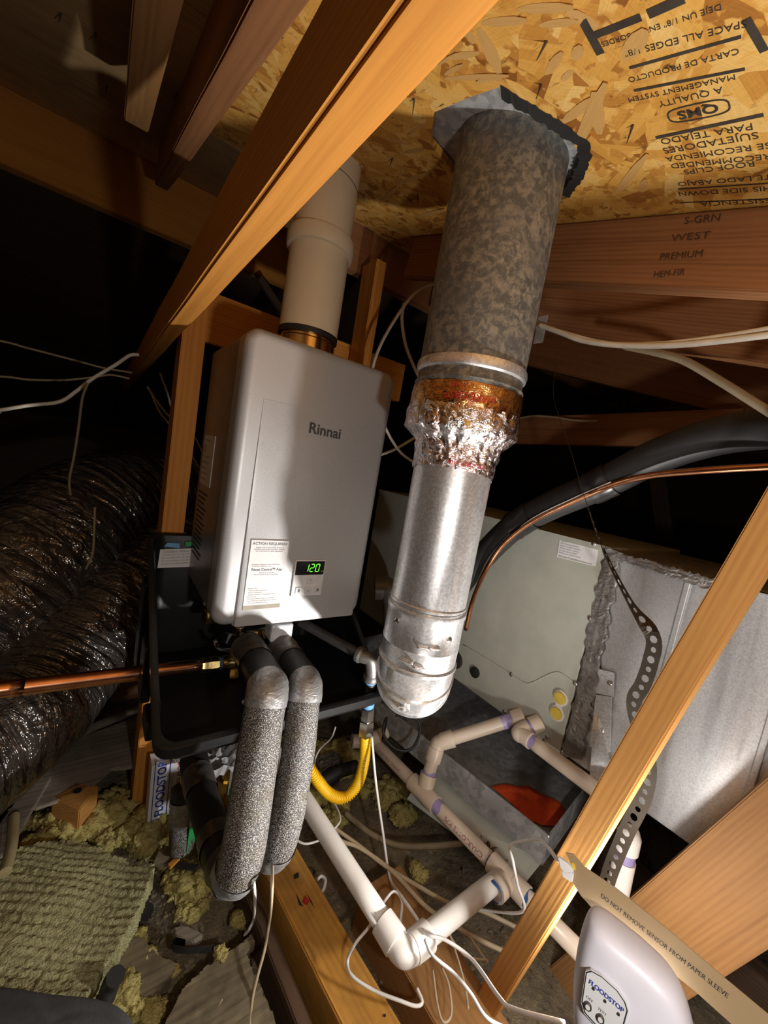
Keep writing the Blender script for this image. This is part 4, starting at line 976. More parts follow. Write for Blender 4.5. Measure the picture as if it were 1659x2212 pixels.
# second green tag and brass fitting seen between the pipes
VB = thing('brass_union', at(490, 1690, Y=1.02), 'brass union half hidden under the pan between insulated pipes', 'fitting')
lathe('union_body', at(487, 1690, Y=1.02), (.1, 0, 1), [(-.05, .012), (-.02, .012), (-.02, .02), (.01, .02), (.01, .014), (.05, .014)], M['brass'], VB, 8)
boxo('hang_tag', at(505, 1680, Y=.99) - Vector((.012, .001, .05)), at(505, 1680, Y=.99) + Vector((.012, .001, .04)), M['button'], VB)
boxo('green_band', at(505, 1700, Y=.988) - Vector((.012, .001, .03)), at(505, 1700, Y=.988) + Vector((.012, .001, .0)), M['green'], VB)
# ------------------------------------------------------------------ gas line
g0, g1, g2 = at(640, 1338, Y=1.0), at(785, 1418, Y=.78), at(803, 1420, Y=.765)
GA = thing('gas_line', at(800, 1590, Y=.75), 'black iron gas pipe with elbow and yellow corrugated connector', 'pipe')
tube('iron_pipe', [g0, g1], .0135, M['iron'], GA, 20)
ge = [g0.lerp(g1, .93), g1, at(800, 1425, Y=.765), at(803, 1450, Y=.76), at(801, 1468, Y=.76)]
tube('elbow', ge, lambda L, t, th: .0175 + (.004 if t < .13 or t > .87 else 0), M['castiron'], GA, 22, 8)
gd = (at(792, 1560, Y=.76) - at(801, 1468, Y=.76)).normalized(); gs = at(801, 1468, Y=.76); LL = (at(790, 1590, Y=.76) - gs).length
lathe('thread_tape', gs, gd, [(-.002, .013), (-.001, .0155), (.008, .0155), (.009, .013)], M['blue_tape'], GA, 20)
lathe('nipple', gs, gd, [(.008, .0125), (LL * .42, .0125)], M['iron'], GA, 20)
lathe('thread_tape', gs + gd * LL * .40, gd, [(-.002, .013), (-.001, .016), (.010, .016), (.011, .013)], M['blue_tape'], GA, 20)
lathe('hex_fitting', gs + gd * LL * .48, gd, [(0, .016), (.002, .0185), (LL * .2, .0185), (LL * .21, .0165)], M['chrome'], GA, 6)
lathe('flare_nut', gs + gd * LL * .69, gd, [(0, .017), (.002, .021), (LL * .26, .021), (LL * .30, .016)], M['chrome'], GA, 6)
yp = [gs + gd * LL * .98, at(787, 1640, Y=.765), at(773, 1692, Y=.77), at(745, 1722, Y=.775), at(712, 1715, Y=.785), at(682, 1680, Y=.80), at(660, 1640, Y=.83), at(648, 1590, Y=.90)]
path = catmull(yp, 46)
tube('yellow_connector', path, lambda L, t, th: .0135 + .0022 * math.sin(L * 2 * math.pi / .0062), M['yellow'], GA, 18, curve=False)
# ------------------------------------------------------------------ plastic drain pipes
def pvc_run(parent, a, b, r, mat): return tube('pipe', [a, b], r, mat, parent, 24, 6)
def hub(parent, c, d, r, L, mat): return lathe('socket', c, d, [(0, r * .8), (0, r * 1.26), (L - .003, r * 1.32), (L, r * 1.30), (L, r * .9)], mat, parent, 26)
def primer(parent, c, d, r, L, mat='primer'): return lathe('primer_stain', c, d, [(0, r * 1.02), (L, r * 1.02)], M[mat], parent, 24, lambda th, h: (0, .004 * math.sin(3 * th) if h > L * .5 else 0), False)
rP = .0185
ZA = -.90
A0, A1, A2 = at(640, 1700, Z=-.84), at(872, 2062, Z=ZA), at(1088, 1890, Z=ZA)
DR = thing('drain_pipe', A1 - Vector((0, 0, .03)), 'thick white plastic drain pipe with elbow under the heater', 'pipe')
rA = .0205
d01, d12 = (A1 - A0).normalized(), (A2 - A1).normalized()
pvc_run(DR, A0 - d01 * .25, A1 - d01 * .03, rA, M['pvc']); pvc_run(DR, A1 + d12 * .03, A2 - d12 * .02, rA, M['pvc'])
hub(DR, A1 - d01 * .062, d01, rA, .042, M['pvc']); hub(DR, A1 + d12 * .020, d12, rA, .042, M['pvc'])
tube('elbow', [A1 - d01 * .025, A1 - d01 * .008 + d12 * .002, A1 + d12 * .008 - d01 * .002, A1 + d12 * .025], rA * 1.2, M['pvc'], DR, 26, 8)
lt = A1 + d12 * .035 + (-A1).normalized() * (rA * 1.26)
yv = (-d01 - d12 * (-d01).dot(d12)).normalized()
text('moulded_lettering', '1" PVC', .012, flat(A1 + d12 * .04 + (-A1).normalized() * rA * 1.26 - d01 * .0, d12, yv), M['button'], DR)
# lower line, along the furnace
B0, B1, B2 = at(790, 1585, Z=-.90), at(1100, 1905, Z=-.90), at(1245, 2048, Z=-.90)
LB = thing('condensate_line', B1 - Vector((0, 0, .03)), 'yellowed plastic condensate line with tees along the tray', 'pipe')
dB = (B2 - B0).normalized()
pvc_run(LB, B0, B2 + dB * .02, rP, M['pvc_old'])
T1c, T2c = [B0 + dB * (q - B0).dot(dB) for q in (at(922, 1708, Z=-.90), at(1098, 1898, Z=-.90))]
for c in (T1c, T2c):
    for s in (-1, 1): hub(LB, c + dB * s * .012, dB * s, rP, .036, M['pvc_old'])
    tube('tee_body', [c - dB * .02, c + dB * .02], rP * 1.22, M['pvc_old'], LB, 26)
primer(LB, T1c + dB * .048, dB, rP, .022); primer(LB, T2c - dB * .052, dB, rP * 1.06, .004, 'primer_blue'); primer(LB, T2c + dB * .048, dB, rP * 1.06, .005, 'primer_blue')
primer(LB, B0 + dB * .01, dB, rP, .02)
hub(LB, T2c - d12 * .018 - Vector((0, 0, 0)), -d12, rA, .034, M['pvc_old']); primer(LB, T2c - d12 * .053, -d12, rA * 1.05, .006, 'primer_blue')
# riser from the first tee up to the furnace outlet
E1 = at(945, 1605, X=.87); E2 = at(1128, 1548, X=FX)
rv = (E1 - T1c); rv.normalize(); rd = (E2 - E1).normalized()
pvc_run(LB, T1c, E1 - rv * .02, rP, M['pvc_old']); pvc_run(LB, E1 + rd * .02, E2, rP, M['pvc_old'])
hub(LB, T1c + rv * .016, rv, rP, .034, M['pvc_old']); primer(LB, T1c + rv * .050, rv, rP, .008)
hub(LB, E1 - rv * .05, rv, rP, .036, M['pvc_old']); hub(LB, E1 + rd * .014, rd, rP, .036, M['pvc_old'])
tube('elbow', [E1 - rv * .022, E1 - rv * .006 + rd * .003, E1 + rd * .006 - rv * .003, E1 + rd * .022], rP * 1.2, M['pvc_old'], LB, 26, 8)
hub(LB, E2 - rd * .030, rd, rP * 1.05, .034, M['pvc_old']); primer(LB, E2 - rd * .062, rd, rP, .03)
def pipe_text(body, size, c, d, r, mat, parent):
    d = d.normalized(); vw = (-c); vw = (vw - d * vw.dot(d)).normalized(); sd = vw.cross(d)
    def fn(a, b):
        th = b / r + .35; return c + d * a + (vw * math.cos(th) + sd * math.sin(th)) * (r + .0004)
    text('pipe_lettering', body, size, fn, mat, parent)
pipe_text('CHARLOTTE PIPE', .016, T1c.lerp(T2c, .55), -dB, rP, M['ink_purple'], LB)
pipe_text('3/4 PVC 1120 ASTM', .012, B0.lerp(T1c, .5), -dB, rP, M['ink_purple'], LB)
# second outlet: elbow and pipe towards the right
C0 = at(1168, 1560, X=FX); C1 = at(1122, 1582, X=1.0); C2 = at(1340, 1745, X=.985)
SB = thing('outlet_pipe', C1 - Vector((0, 0, .03)), 'pale plastic pipe with curved elbow leaving the furnace panel', 'pipe')
dC, dD = (C1 - C0).normalized(), (C2 - C1).normalized()
hub(SB, C0, dC, rP, .03, M['pvc_old']); primer(SB, C0 + dC * .028, dC, rP, .014)
pvc_run(SB, C0, C1 - dC * .01, rP, M['pvc_old'])
tube('elbow', [C1 - dC * .03, C1 - dC * .01, C1 + dC * .004 + dD * .004, C1 + dD * .012, C1 + dD * .04], rP * 1.2, M['pvc_old'], SB, 26, 8)
primer(SB, C1 + dD * .04, dD, rP, .014); pvc_run(SB, C1 + dD * .03, C2, rP, M['pvc_old'])
S0, S1 = at(1335, 1920, X=.93), at(1360, 1800, X=.93)
SP = thing('trap_pipe', S0, 'short upright white plastic pipe with purple band behind the perforated strap', 'pipe')
dS = (S1 - S0).normalized(); LS = (S1 - S0).length
lathe('pipe', S0 - dS * .12, dS, [(0, .021), (LS * .55 + .12, .021)], M['pvc'], SP, 24); lathe('primer_stain', S0 + dS * LS * .55, dS, [(0, .0185), (LS * .2, .0185)], M['primer'], SP, 24)
lathe('cap', S0 + dS * LS * .72, dS, [(0, .022), (LS * .25, .022), (LS * .36, .016), (LS * .40, .006)], M['pvc'], SP, 24)
# stub end of a pipe near the elbow
Q0, Q1 = at(835, 1580, Z=-.86), at(795, 1600, Z=-.88)
o = tube('pipe_stub', [Q0, Q1, Q1 + Vector((-.05, .02, 0))], .02, M['pvc_old'], None, 20); tag(o, 'short yellowed pipe stub beneath the flue elbow', 'pipe')
# ------------------------------------------------------------------ refrigerant lines
RX = .93
lp = [at(1990, 925, X=RX - .05), at(1780, 915, X=RX - .03), at(1659, 925, X=RX), at(1540, 945, X=RX + .01), at(1420, 985, X=RX + .01), at(1300, 1045, X=RX + .01), at(1190, 1092, X=RX + .01), at(1120, 1130, X=RX + .01), at(1064, 1180, X=RX + .01), at(1018, 1232, X=RX + .02), at(975, 1290, X=RX + .04), at(940, 1350, X=RX + .08)]
path = catmull(lp, 10)
RF = thing('refrigerant_line', lp[-1], 'thick black insulated line curving over the furnace', 'pipe')
mesh_obj('foam_sleeve', tube_bm(bmesh.new(), path, .0365, 32), M['lineset'], RF)
npt = len(path)
def near_i(px, py): return min(range(npt), key=lambda i: (project(path[i])[0] - px) ** 2 + (project(path[i])[1] - py) ** 2)
def project(P):
    x, y, z = (AX * P.x + AY * P.y + AZ * P.z); return W / 2 + F * x / z, H / 2 + F * y / z
for p_, q_ in (((1325, 1032), (1272, 1058)), ((1150, 1110), (1112, 1140))):
    i, j = sorted((near_i(*p_), near_i(*q_))); j = max(j, i + 2)
    mesh_obj('tape_wrap', tube_bm(bmesh.new(), path[i:j + 1], lambda L, t, th: .0400 + .003 * noise.noise(Vector((L * 40, th * 2, 3))), 32, False), M['vinyl'], RF)
cl = [at(1850, 1000, X=RX - .04), at(1659, 1008, X=RX - .03), at(1500, 1018, X=RX - .03), at(1400, 1028, X=RX - .03), at(1320, 1048, X=RX - .03), at(1240, 1082, X=RX - .03), at(1150, 1126, X=RX - .03), at(1085, 1178, X=RX - .03), at(1048, 1235, X=RX - .02), at(1022, 1295, X=RX + .03), at(1006, 1360, X=RX + .05)]
o = tube('copper_line', cl, .0068, M['copper'], None, 14); tag(o, 'thin bare copper line hanging below the thick black line', 'pipe')
o = tube('data_cable', [p + Vector((0, 0, .006)) + Vector((-.004, 0, 0)) for p in cl[4:8]], .002, M['wire_white'], None, 8); tag(o, 'thin pale wire taped along the copper line', 'cable')
# ------------------------------------------------------------------ flexible ducts at left
def flex(label, pts, r, seed, pitch=.055, per=16):
    path = catmull(pts, per)
    return tag(tube('flexible_duct', path, lambda L, t, th: r * (1 + .020 * abs(math.sin(L * math.pi / pitch + .5 * math.sin(th * 2 + seed) + .8 * math.sin(L * 5))) + .045 * noise.noise(Vector((L * 9, math.cos(th) * 2.2, math.sin(th) * 2.2 + seed)))), M['film'], None, 48, curve=False), label, 'duct', 'black flexible ducts')
flex('large glossy black flexible duct, upper one at the left', [at(-1500, 1950, Y=1.1), at(-420, 1650, Y=1.25), at(-160, 1420, Y=1.45), at(60, 1240, Y=1.62), at(210, 1120, Y=1.85), at(380, 1075, Y=2.15), at(560, 1080, Y=2.5)], .235, 1)
flex('glossy black flexible duct, lower one behind the post', [at(-1500, 2350, Y=.75), at(-420, 1860, Y=.95), at(-160, 1690, Y=1.10), at(30, 1560, Y=1.22), at(140, 1440, Y=1.36), at(265, 1300, Y=1.52), at(400, 1180, Y=1.75), at(520, 1100, Y=2.1)], .15, 5)
# black film duct in the dark at the right
flex('faint shiny black duct in the dark right of the foil joint', [at(1230, 925, X=2.6), at(1300, 890, X=2.6), at(1390, 860, X=2.6)], .07, 9)
# ------------------------------------------------------------------ cables
def cable(label, pts, r, mat, name='cable', cat='cable', per=10): return tag(tube(name, pts, r, M[mat], None, 8, per), label, cat)
def PX(X, *ps): return [at(*p, X=X) for p in ps]
def PY(Y, *ps): return [at(*p, Y=Y) for p in ps]
def PZ(Z, *ps): return [at(*p, Z=Z) for p in ps]
CX = .765
cable('white flat cable sagging across the rafters at right', PX(CX, (1165, 702), (1210, 718), (1260, 736), (1340, 746), (1450, 746), (1560, 736), (1720, 716)), .0052, 'cable')
cable('second white cable lying just above the sagging one', PX(CX + .004, (1180, 708), (1300, 740), (1420, 743), (1560, 727), (1720, 700)), .0045, 'cable')
cable('dusty brown cable dropping to the lower right under the white one', PX(CX + .05, (1350, 748), (1420, 762), (1480, 780), (1560, 826), (1659, 888), (1760, 950)), .0068, 'cable_brown')
cable('white cable looping down behind the heater beside the flue', PY(1.12, (940, 612), (915, 620), (885, 645), (850, 695), (822, 745), (806, 790), (800, 840)), .0055, 'cable')
cable('white cable hanging in a shallow curve left of the flue', PY(1.13, (873, 655), (868, 690), (876, 745), (893, 790), (905, 815)), .0055, 'cable')
cable('white cable crossing downwards between heater and flue', PY(1.0, (828, 915), (846, 950), (868, 980), (900, 1003)), .0045, 'cable')
cable('white cable crossing upwards between heater and flue', PY(1.03, (815, 985), (850, 972), (880, 955), (905, 940)), .0045, 'cable')
cable('thin tan cable running right from the foil joint', PX(1.42, (1110, 906), (1150, 899), (1195, 901), (1240, 908), (1290, 910)), .004, 'cable_tan')
cable('bright white cable rising at the left edge towards the tie beam', PY(1.5, (-900, 930), (-60, 893), (0, 886), (60, 876), (128, 868), (165, 845), (200, 818), (250, 788), (280, 768), (300, 766)), .0052, 'cable')
cable('faint upper cable in the dark at left', PY(2.0, (-700, 600), (-40, 728), (60, 752), (160, 778), (225, 795), (285, 805)), .004, 'cable_tan')
cable('faint level cable in the dark at left', PY(1.95, (-700, 800), (-40, 812), (60, 820), (140, 821), (200, 815), (240, 810), (280, 818)), .004, 'cable_tan')
cable('thin cord hanging down in front of the large black duct', PY(1.45, (190, 828), (178, 860), (170, 920), (160, 985), (150, 1035), (152, 1070)), .0035, 'cable_brown')
cable('thin cord dropping over the lower black duct', PY(1.3, (205, 1095), (203, 1150), (200, 1195), (185, 1230)), .003, 'cable_brown')
cable('thin white cable behind the orange post', PY(1.9, (345, 805), (362, 850), (372, 890), (385, 930)), .004, 'cable')
cable('crossing wire behind the post, upper', PY(1.8, (318, 835), (345, 875), (372, 905), (420, 945), (440, 985)), .0035, 'cable_tan')
cable('crossing wire behind the post, lower', PY(1.8, (322, 840), (345, 890), (362, 912), (405, 970), (430, 1010)), .0035, 'cable_tan')
# low wires
cable('white wire falling from the gas fitting past the drain pipes', [at(803, 1592, Y=.74), at(812, 1690, Y=.70), at(826, 1790, Y=.66), at(842, 1895, Y=.60)] + [at(862, 1929, Z=-.93), at(898, 1980, Z=-.90), at(920, 2016, Z=-.87), at(963, 2031, Z=-.86), at(1021, 2074, Z=-.85), at(1079, 2155, Z=-.82), at(1110, 2180, Z=-.80), at(1220, 2210, Z=-.76)], .0033, 'wire_white', 'wire', 'wire')
cable('white wire loop lying round the white elbow', PZ(-.93, (868, 2034), (864, 2002), (868, 1947), (850, 1926), (825, 1955), (797, 2002), (768, 2038)) + PZ(-.96, (751, 2074), (760, 2107), (807, 2139), (862, 2161), (898, 2173), (912, 2164), (901, 2135)), .003, 'wire_white', 'wire', 'wire')
cable('white wire trailing right from the elbow to the bottom edge', PZ(-.86, (918, 2030), (934, 2063), (981, 2103), (1017, 2146), (1050, 2197), (1100, 2225)), .003, 'wire_white', 'wire', 'wire')
cable('tan cable across the floor, nearer one to the tray', PZ(-.985, (660, 1742), (677, 1756), (768, 1821), (833, 1871), (905, 1915), (970, 1951), (1035, 1965), (1150, 2020)), .005, 'cable_tan')
cable('tan cable across the floor, lower one under the drain pipe', PZ(-.985, (700, 1797), (740, 1818), (778, 1832), (844, 1879), (916, 1955), (963, 1987), (1021, 2023), (1110, 2065)), .005, 'cable_tan')
cable('thin white cord hanging from the right insulated pipe', [at(588, 1870, Y=.56), at(587, 1930, Y=.50), at(583, 1985, Z=-.995), at(572, 2050, Z=-1.02), at(556, 2110, Z=-1.04), at(545, 2160, Z=-1.06), at(538, 2230, Z=-1.06)], .003, 'cable_tan', 'wire', 'wire')
cable('thin white cord below the left insulated pipe', [at(545, 1880, Y=.58), at(550, 1930, Y=.57), at(549, 1980, Z=-1.02), at(538, 2008, Z=-1.06), at(528, 2020, Z=-1.08)], .003, 'wire_white', 'wire', 'wire')
cable('thin pale wire on the dark slab at the bottom', PZ(-1.06, (480, 2160), (470, 2180), (455, 2205), (440, 2230)), .003, 'cable_tan', 'wire', 'wire')
cable('short white wire loop beside the yellow joist', PZ(-1.0, (686, 1900), (694, 1893), (703, 1900), (701, 1915), (697, 1925)), .0035, 'wire_white', 'wire', 'wire')
cable('white wire bent round the end of the drain pipe', PZ(-.98, (636, 1810), (650, 1820), (668, 1822), (700, 1810), (722, 1790), (735, 1770), (725, 1740), (705, 1715)), .0028, 'wire_white', 'wire', 'wire')
cable('pale wire under the yellow gas connector', PY(.95, (725, 1570), (715, 1595), (690, 1620), (680, 1650), (690, 1690)), .0025, 'wire_white', 'wire', 'wire')
cable('black cord coiled below the flue elbow', [at(855, 1545, Y=.80), at(885, 1548, Y=.78), at(905, 1560, Y=.76), at(905, 1590, Y=.75), at(888, 1618, Y=.75), at(860, 1620, Y=.77), at(835, 1600, Y=.80), at(828, 1575, Y=.82), at(835, 1552, Y=.84), at(826, 1600, Y=.86)], .0042, 'cable_black')
cable('white wire from the alarm sensor over the tray corner', [at(1212, 1862, X=.60), at(1200, 1852, X=.62), at(1185, 1832, X=.66), at(1165, 1814, X=.70), at(1140, 1815, X=.72), at(1102, 1826, X=.74), at(1108, 1860, X=.76), at(1118, 1910, X=.78), at(1130, 1968, X=.80), at(1060, 1968, X=.80), at(1000, 1958, X=.78)], .003, 'wire_white', 'wire', 'wire')
cable('grey hose lying in the shadows under the tray', PZ(-1.0, (745, 1755), (800, 1800), (860, 1826), (930, 1828), (1000, 1822)), .008, 'cable_brown', 'hose', 'hose')
rw_ = random.Random(4)
for lab_, pts in (('longest of the fine stray wires under the white drain pipe', ((950, 1985), (1000, 2060), (1055, 2075))), ('steepest of the fine stray wires under the white drain pipe', ((965, 1995), (1000, 2110), (1012, 2180))), ('fine hanging wire loop below the white elbow', ((935, 2095), (945, 2170), (958, 2208), (975, 2190), (970, 2130), (955, 2090))), ('shortest of the fine stray wires under the white drain pipe', ((1010, 2015), (1040, 2060), (1055, 2080)))):
    cable(lab_, PZ(-.955, *pts), .0022, 'cable_tan', 'wire', 'wire')
# ------------------------------------------------------------------ perforated strap
def strap(label, pts, sides, wd, hole=True):
    path = catmull(pts, 40); L = [0]
    for i in range(1, len(path)): L.append(L[-1] + (path[i] - path[i - 1]).length)
    pitch = .019; n = int(L[-1] / pitch); bm = bmesh.new()
    def pos(s):
        i = 0
        while i < len(L) - 2 and L[i + 1] < s: i += 1
        t = (s - L[i]) / max(1e-6, L[i + 1] - L[i]); p = path[i].lerp(path[i + 1], t); u = (i + t) / (len(path) - 1) * (len(sides) - 1); k = min(int(u), len(sides) - 2)
        tg = (path[min(i + 1, len(path) - 1)] - path[max(i - 1, 0)]).normalized(); sd = sides[k].lerp(sides[k + 1], u - k); sd = (sd - tg * sd.dot(tg)).normalized(); return p, tg, sd
    last = None
    for j in range(n):
        hr = (.0062 if j % 2 else .0046)
        p0, t0, s0 = pos(j * pitch); pm, tm, sm = pos((j + .5) * pitch); p1_, t1_, s1 = pos((j + 1) * pitch); nn = tm.cross(sm) * .0008
        a, b = (last if last else (bm.verts.new(p0 - s0 * wd / 2), bm.verts.new(p0 + s0 * wd / 2)))
        c, d = bm.verts.new(p1_ - s1 * wd / 2), bm.verts.new(p1_ + s1 * wd / 2); last = (c, d)
        el, er_ = bm.verts.new(pm - sm * wd / 2), bm.verts.new(pm + sm * wd / 2)
        H8 = [bm.verts.new(pm + tm * hr * 1.15 * math.sin(k * math.pi / 4) + sm * hr * math.cos(k * math.pi / 4)) for k in range(8)]
        for f in ((a, b, H8[7], H8[6], H8[5]), (b, er_, H8[0], H8[7]), (er_, d, H8[1], H8[0]), (d, c, H8[3], H8[2], H8[1]), (c, el, H8[4], H8[3]), (el, a, H8[5], H8[4])): bm.faces.new(f)
    bmesh.ops.recalc_face_normals(bm, faces=bm.faces)
    g = bmesh.ops.solidify(bm, geom=list(bm.faces), thickness=.0011)
    return tag(mesh_obj('hanger_strap', bm, M['strap']), label, 'strap')
SX_ = .84
sp = [at(1200, 790, X=.96), at(1196, 860, X=.93), at(1225, 950, X=.90), at(1258, 1060, X=.87), at(1300, 1180, X=.85), at(1360, 1300, X=SX_), at(1410, 1374, X=SX_), at(1405, 1430, X=SX_), at(1388, 1480, X=SX_), at(1370, 1512, X=SX_), at(1376, 1560, X=SX_), at(1400, 1640, X=SX_), at(1392, 1715, X=SX_), at(1352, 1800, X=SX_), at(1316, 1890, X=SX_), at(1300, 1960, X=SX_)]
vd = [(ray(*q).normalized()) for q in ((1200, 790), (1225, 950), (1300, 1180))]
hz = Vector((0, -1, .1))
strap('dark perforated metal strap twisting down in front of the duct', sp, [ray(*q).normalized() for q in ((1200, 790), (1196, 860), (1225, 950), (1258, 1060))] + [(ray(1300, 1180).normalized() + hz * .15).normalized(), (ray(1360, 1300).normalized() + hz * .5).normalized()] + [hz] * 10, .026)
boxo_ = boxo('strap_clip', at(1168, 712, X=CX + .02) - Vector((.001, .012, .03)), at(1168, 712, X=CX + .02) + Vector((.001, .012, .03)), M['galv_pan'])
tag(boxo_, 'small perforated metal clip behind the flue on the rafter', 'bracket')
# ------------------------------------------------------------------ cartons, alarm and its sleeve
BXc = [at(*p, Y=1.10) for p in ((328, 1655), (440, 1640), (440, 1730), (318, 1777))]
CT = thing('carton', BXc[3], 'white printed flood alarm carton leaning under the black pan', 'box')
poly_prism('carton_body', BXc, (0, 1, 0), .05, M['card'], CT)
vup = (BXc[0] - BXc[3]).normalized(); vright = (BXc[1] - BXc[0]).normalized(); vright = (vright - vup * vright.dot(vup)).normalized()
oB = at(348, 1705, Y=1.0985)
# lettering reads upwards
text('lettering', 'FLOODSTOP', .030, flat(oB, vup, -vright), M['ink_blue'], CT, bold=.0006)
fr = .011
bm = bmesh.new(); oR = oB + Vector((0, -.0003, 0))
for (a0, a1, b0_, b1_) in ((-.095, .095, .018, .020), (-.095, .095, -.020, -.018), (-.095, -.093, -.02, .02), (.093, .095, -.02, .02)):
    bm.faces.new([bm.verts.new(oR + vup * a - vright * b) for a, b in ((a0, b0_), (a1, b0_), (a1, b1_), (a0, b1_))])
mesh_obj('label_frame', bm, M['ink_blue'], CT)
text('lettering', 'STOP A FLOOD', .022, flat(oB + vright * .047, vup, -vright), M['ink_red'], CT); text('lettering', 'BEFORE IT EVER BEGINS', .019, flat(oB + vright * .075, vup, -vright), M['ink'], CT)
text('lettering', 'FOR APPLIANCES', .009, flat(oB + vright * .026, vup, -vright), M['ink_grey'], CT)
# flood alarm
nA = Vector((.905, .302, -.302)).normalized(); cA = ray(1340, 2130).normalized() * .66; dA = nA.dot(cA)
def ap(px, py, off=0): return on_plane(px, py, nA, dA - off)
uA = (ap(1340, 2178) - ap(1278, 2128)).normalized(); vA = nA.cross(uA).normalized()
if vA.z < 0: vA = -vA
AL = thing('flood_alarm', ap(1370, 2300, -.02), 'white rounded flood alarm controller at the lower right', 'alarm')
outl = [(1283, 1962), (1302, 1968), (1342, 2000), (1376, 2026), (1444, 2086), (1476, 2135), (1494, 2190), (1505, 2240), (1510, 2330), (1440, 2360), (1300, 2340), (1262, 2290), (1238, 2200), (1237, 2110), (1250, 2020), (1270, 1965)]
base_ = [ap(*p, off=-.012) for p in outl]; cen = sum(base_, Vector()) / len(base_)
bm = bmesh.new(); RG = []
for off, s in ((-.04, .98), (-.012, 1.0), (0, .985), (.010, .93), (.016, .85), (.019, .72), (.021, .4)):
    RG.append([bm.verts.new(cen + (p - cen) * s - nA * (off + .012)) for p in base_])
n = len(base_)
for i in range(len(RG) - 1):
    for k in range(n): bm.faces.new((RG[i][k], RG[i][(k + 1) % n], RG[i + 1][(k + 1) % n], RG[i + 1][k]))
bm.faces.new(RG[0][::-1]); bm.faces.new(RG[-1]); bmesh.ops.recalc_face_normals(bm, faces=bm.faces)
ho = mesh_obj('housing', bm, M['controller'], AL); md = ho.modifiers.new('round', 'SUBSURF'); md.levels = 2; md.render_levels = 2
for p in ho.data.polygons: p.use_smooth = True
OFF = .0245
fpl = lambda px, py, k=0: ap(px, py, OFF + k)
lbl = [(1265, 2098), (1276, 2095), (1300, 2108), (1335, 2140), (1352, 2165), (1358, 2185), (1345, 2232), (1300, 2232), (1262, 2190), (1255, 2165)]
fl2 = poly_prism('face_label', [fpl(*p) for p in lbl], nA, .003, M['face_label'], AL)
cl2 = sum((fpl(*p) for p in lbl), Vector()) / len(lbl)
bm = bmesh.new(); ro = [bm.verts.new(cl2 + (fpl(*p, .0006) - cl2) * .97) for p in lbl]; ri = [bm.verts.new(cl2 + (fpl(*p, .0006) - cl2) * .925) for p in lbl]
for k in range(len(lbl)): bm.faces.new((ro[k], ro[(k + 1) % len(lbl)], ri[(k + 1) % len(lbl)], ri[k]))
mesh_obj('label_border', bm, M['ink'], fl2)
u2 = (fpl(1340, 2176) - fpl(1278, 2122)); 
text('brand_lettering', 'FLOODSTOP', .0053, flat((fpl(1340, 2178, .0007) + fpl(1279, 2126, .0007)) / 2, u2, u2.cross(nA) * -1 if u2.cross(nA).z < 0 else u2.cross(nA)), M['ink_blue'], fl2, bold=.00012)
for p in ((1282, 2135), (1307, 2162), (1336, 2190)): lathe('status_lamp', fpl(*p), -nA, [(0, .0012), (.0012, .0012)], M['ink'], fl2, 12)
for p, s in (((1270, 2172), 'OFF'), ((1297, 2199), 'TEST')):
    lathe('push_button', fpl(*p), -nA, [(0, .0034), (.002, .0034), (.0026, .0028)], M['iron'], fl2, 20); lathe('push_button_top', fpl(*p), -nA, [(.002, .0022), (.003, .0020)], M['button'], fl2, 16)
    text('lettering', s, .0035, flat(fpl(p[0] + 4, p[1] - 13, .0007), u2, u2.cross(nA) * (-1 if u2.cross(nA).z < 0 else 1)), M['ink_grey'], fl2)
# paper sleeve
dS2 = nA.dot(ap(1400, 2000, -.045)); 
def slp(px, py, k=0): return on_plane(px, py, nA, dS2 - k)
slv = [(1222, 1842), (1238, 1844), (1262, 1872), (1330, 1918), (1440, 2005), (1560, 2108), (1680, 2208), (1760, 2285), (1700, 2330), (1600, 2230), (1500, 2140), (1400, 2060), (1300, 1985), (1255, 1935), (1236, 1905), (1240, 1880)]
SL = thing('paper_sleeve', slp(1640, 2230), 'tan paper sleeve strip printed with a sensor warning', 'sleeve')
poly_prism('sleeve', [slp(*p) for p in slv], nA, .0012, M['kraft'], SL)
a, b = slp(1298, 1934, .0008), slp(1573, 2153, .0008); d_ = b - a; tv = text_mesh('DO NOT REMOVE SENSOR FROM PAPER SLEEVE', 1, 'LEFT'); wx = max(v.x for v in tv[0]); yv = d_.cross(nA).normalized(); yv = yv if yv.z > 0 else -yv
text('lettering', 'DO NOT REMOVE SENSOR FROM PAPER SLEEVE', 1, lambda x, y: a + d_ * (x / wx) + yv * (y * d_.length / wx * 1.15), M['ink'], SL, 'LEFT')
SE = thing('sensor_plug', slp(1225, 1880), 'white sensor plug at the tip of the paper sleeve', 'sensor')
for q in ([(1205, 1852), (1228, 1868), (1240, 1884), (1222, 1890), (1208, 1872)], [(1212, 1880), (1240, 1888), (1236, 1908), (1214, 1894)]): poly_prism('plug_half', [slp(*p, .006) for p in q], nA, .008, M['paper'], SE, .001)
poly_prism('contact', [slp(*p, .0015) for p in ((1234, 1862), (1242, 1866), (1244, 1880), (1236, 1878))], nA, .002, M['yellow_cap'], SE)
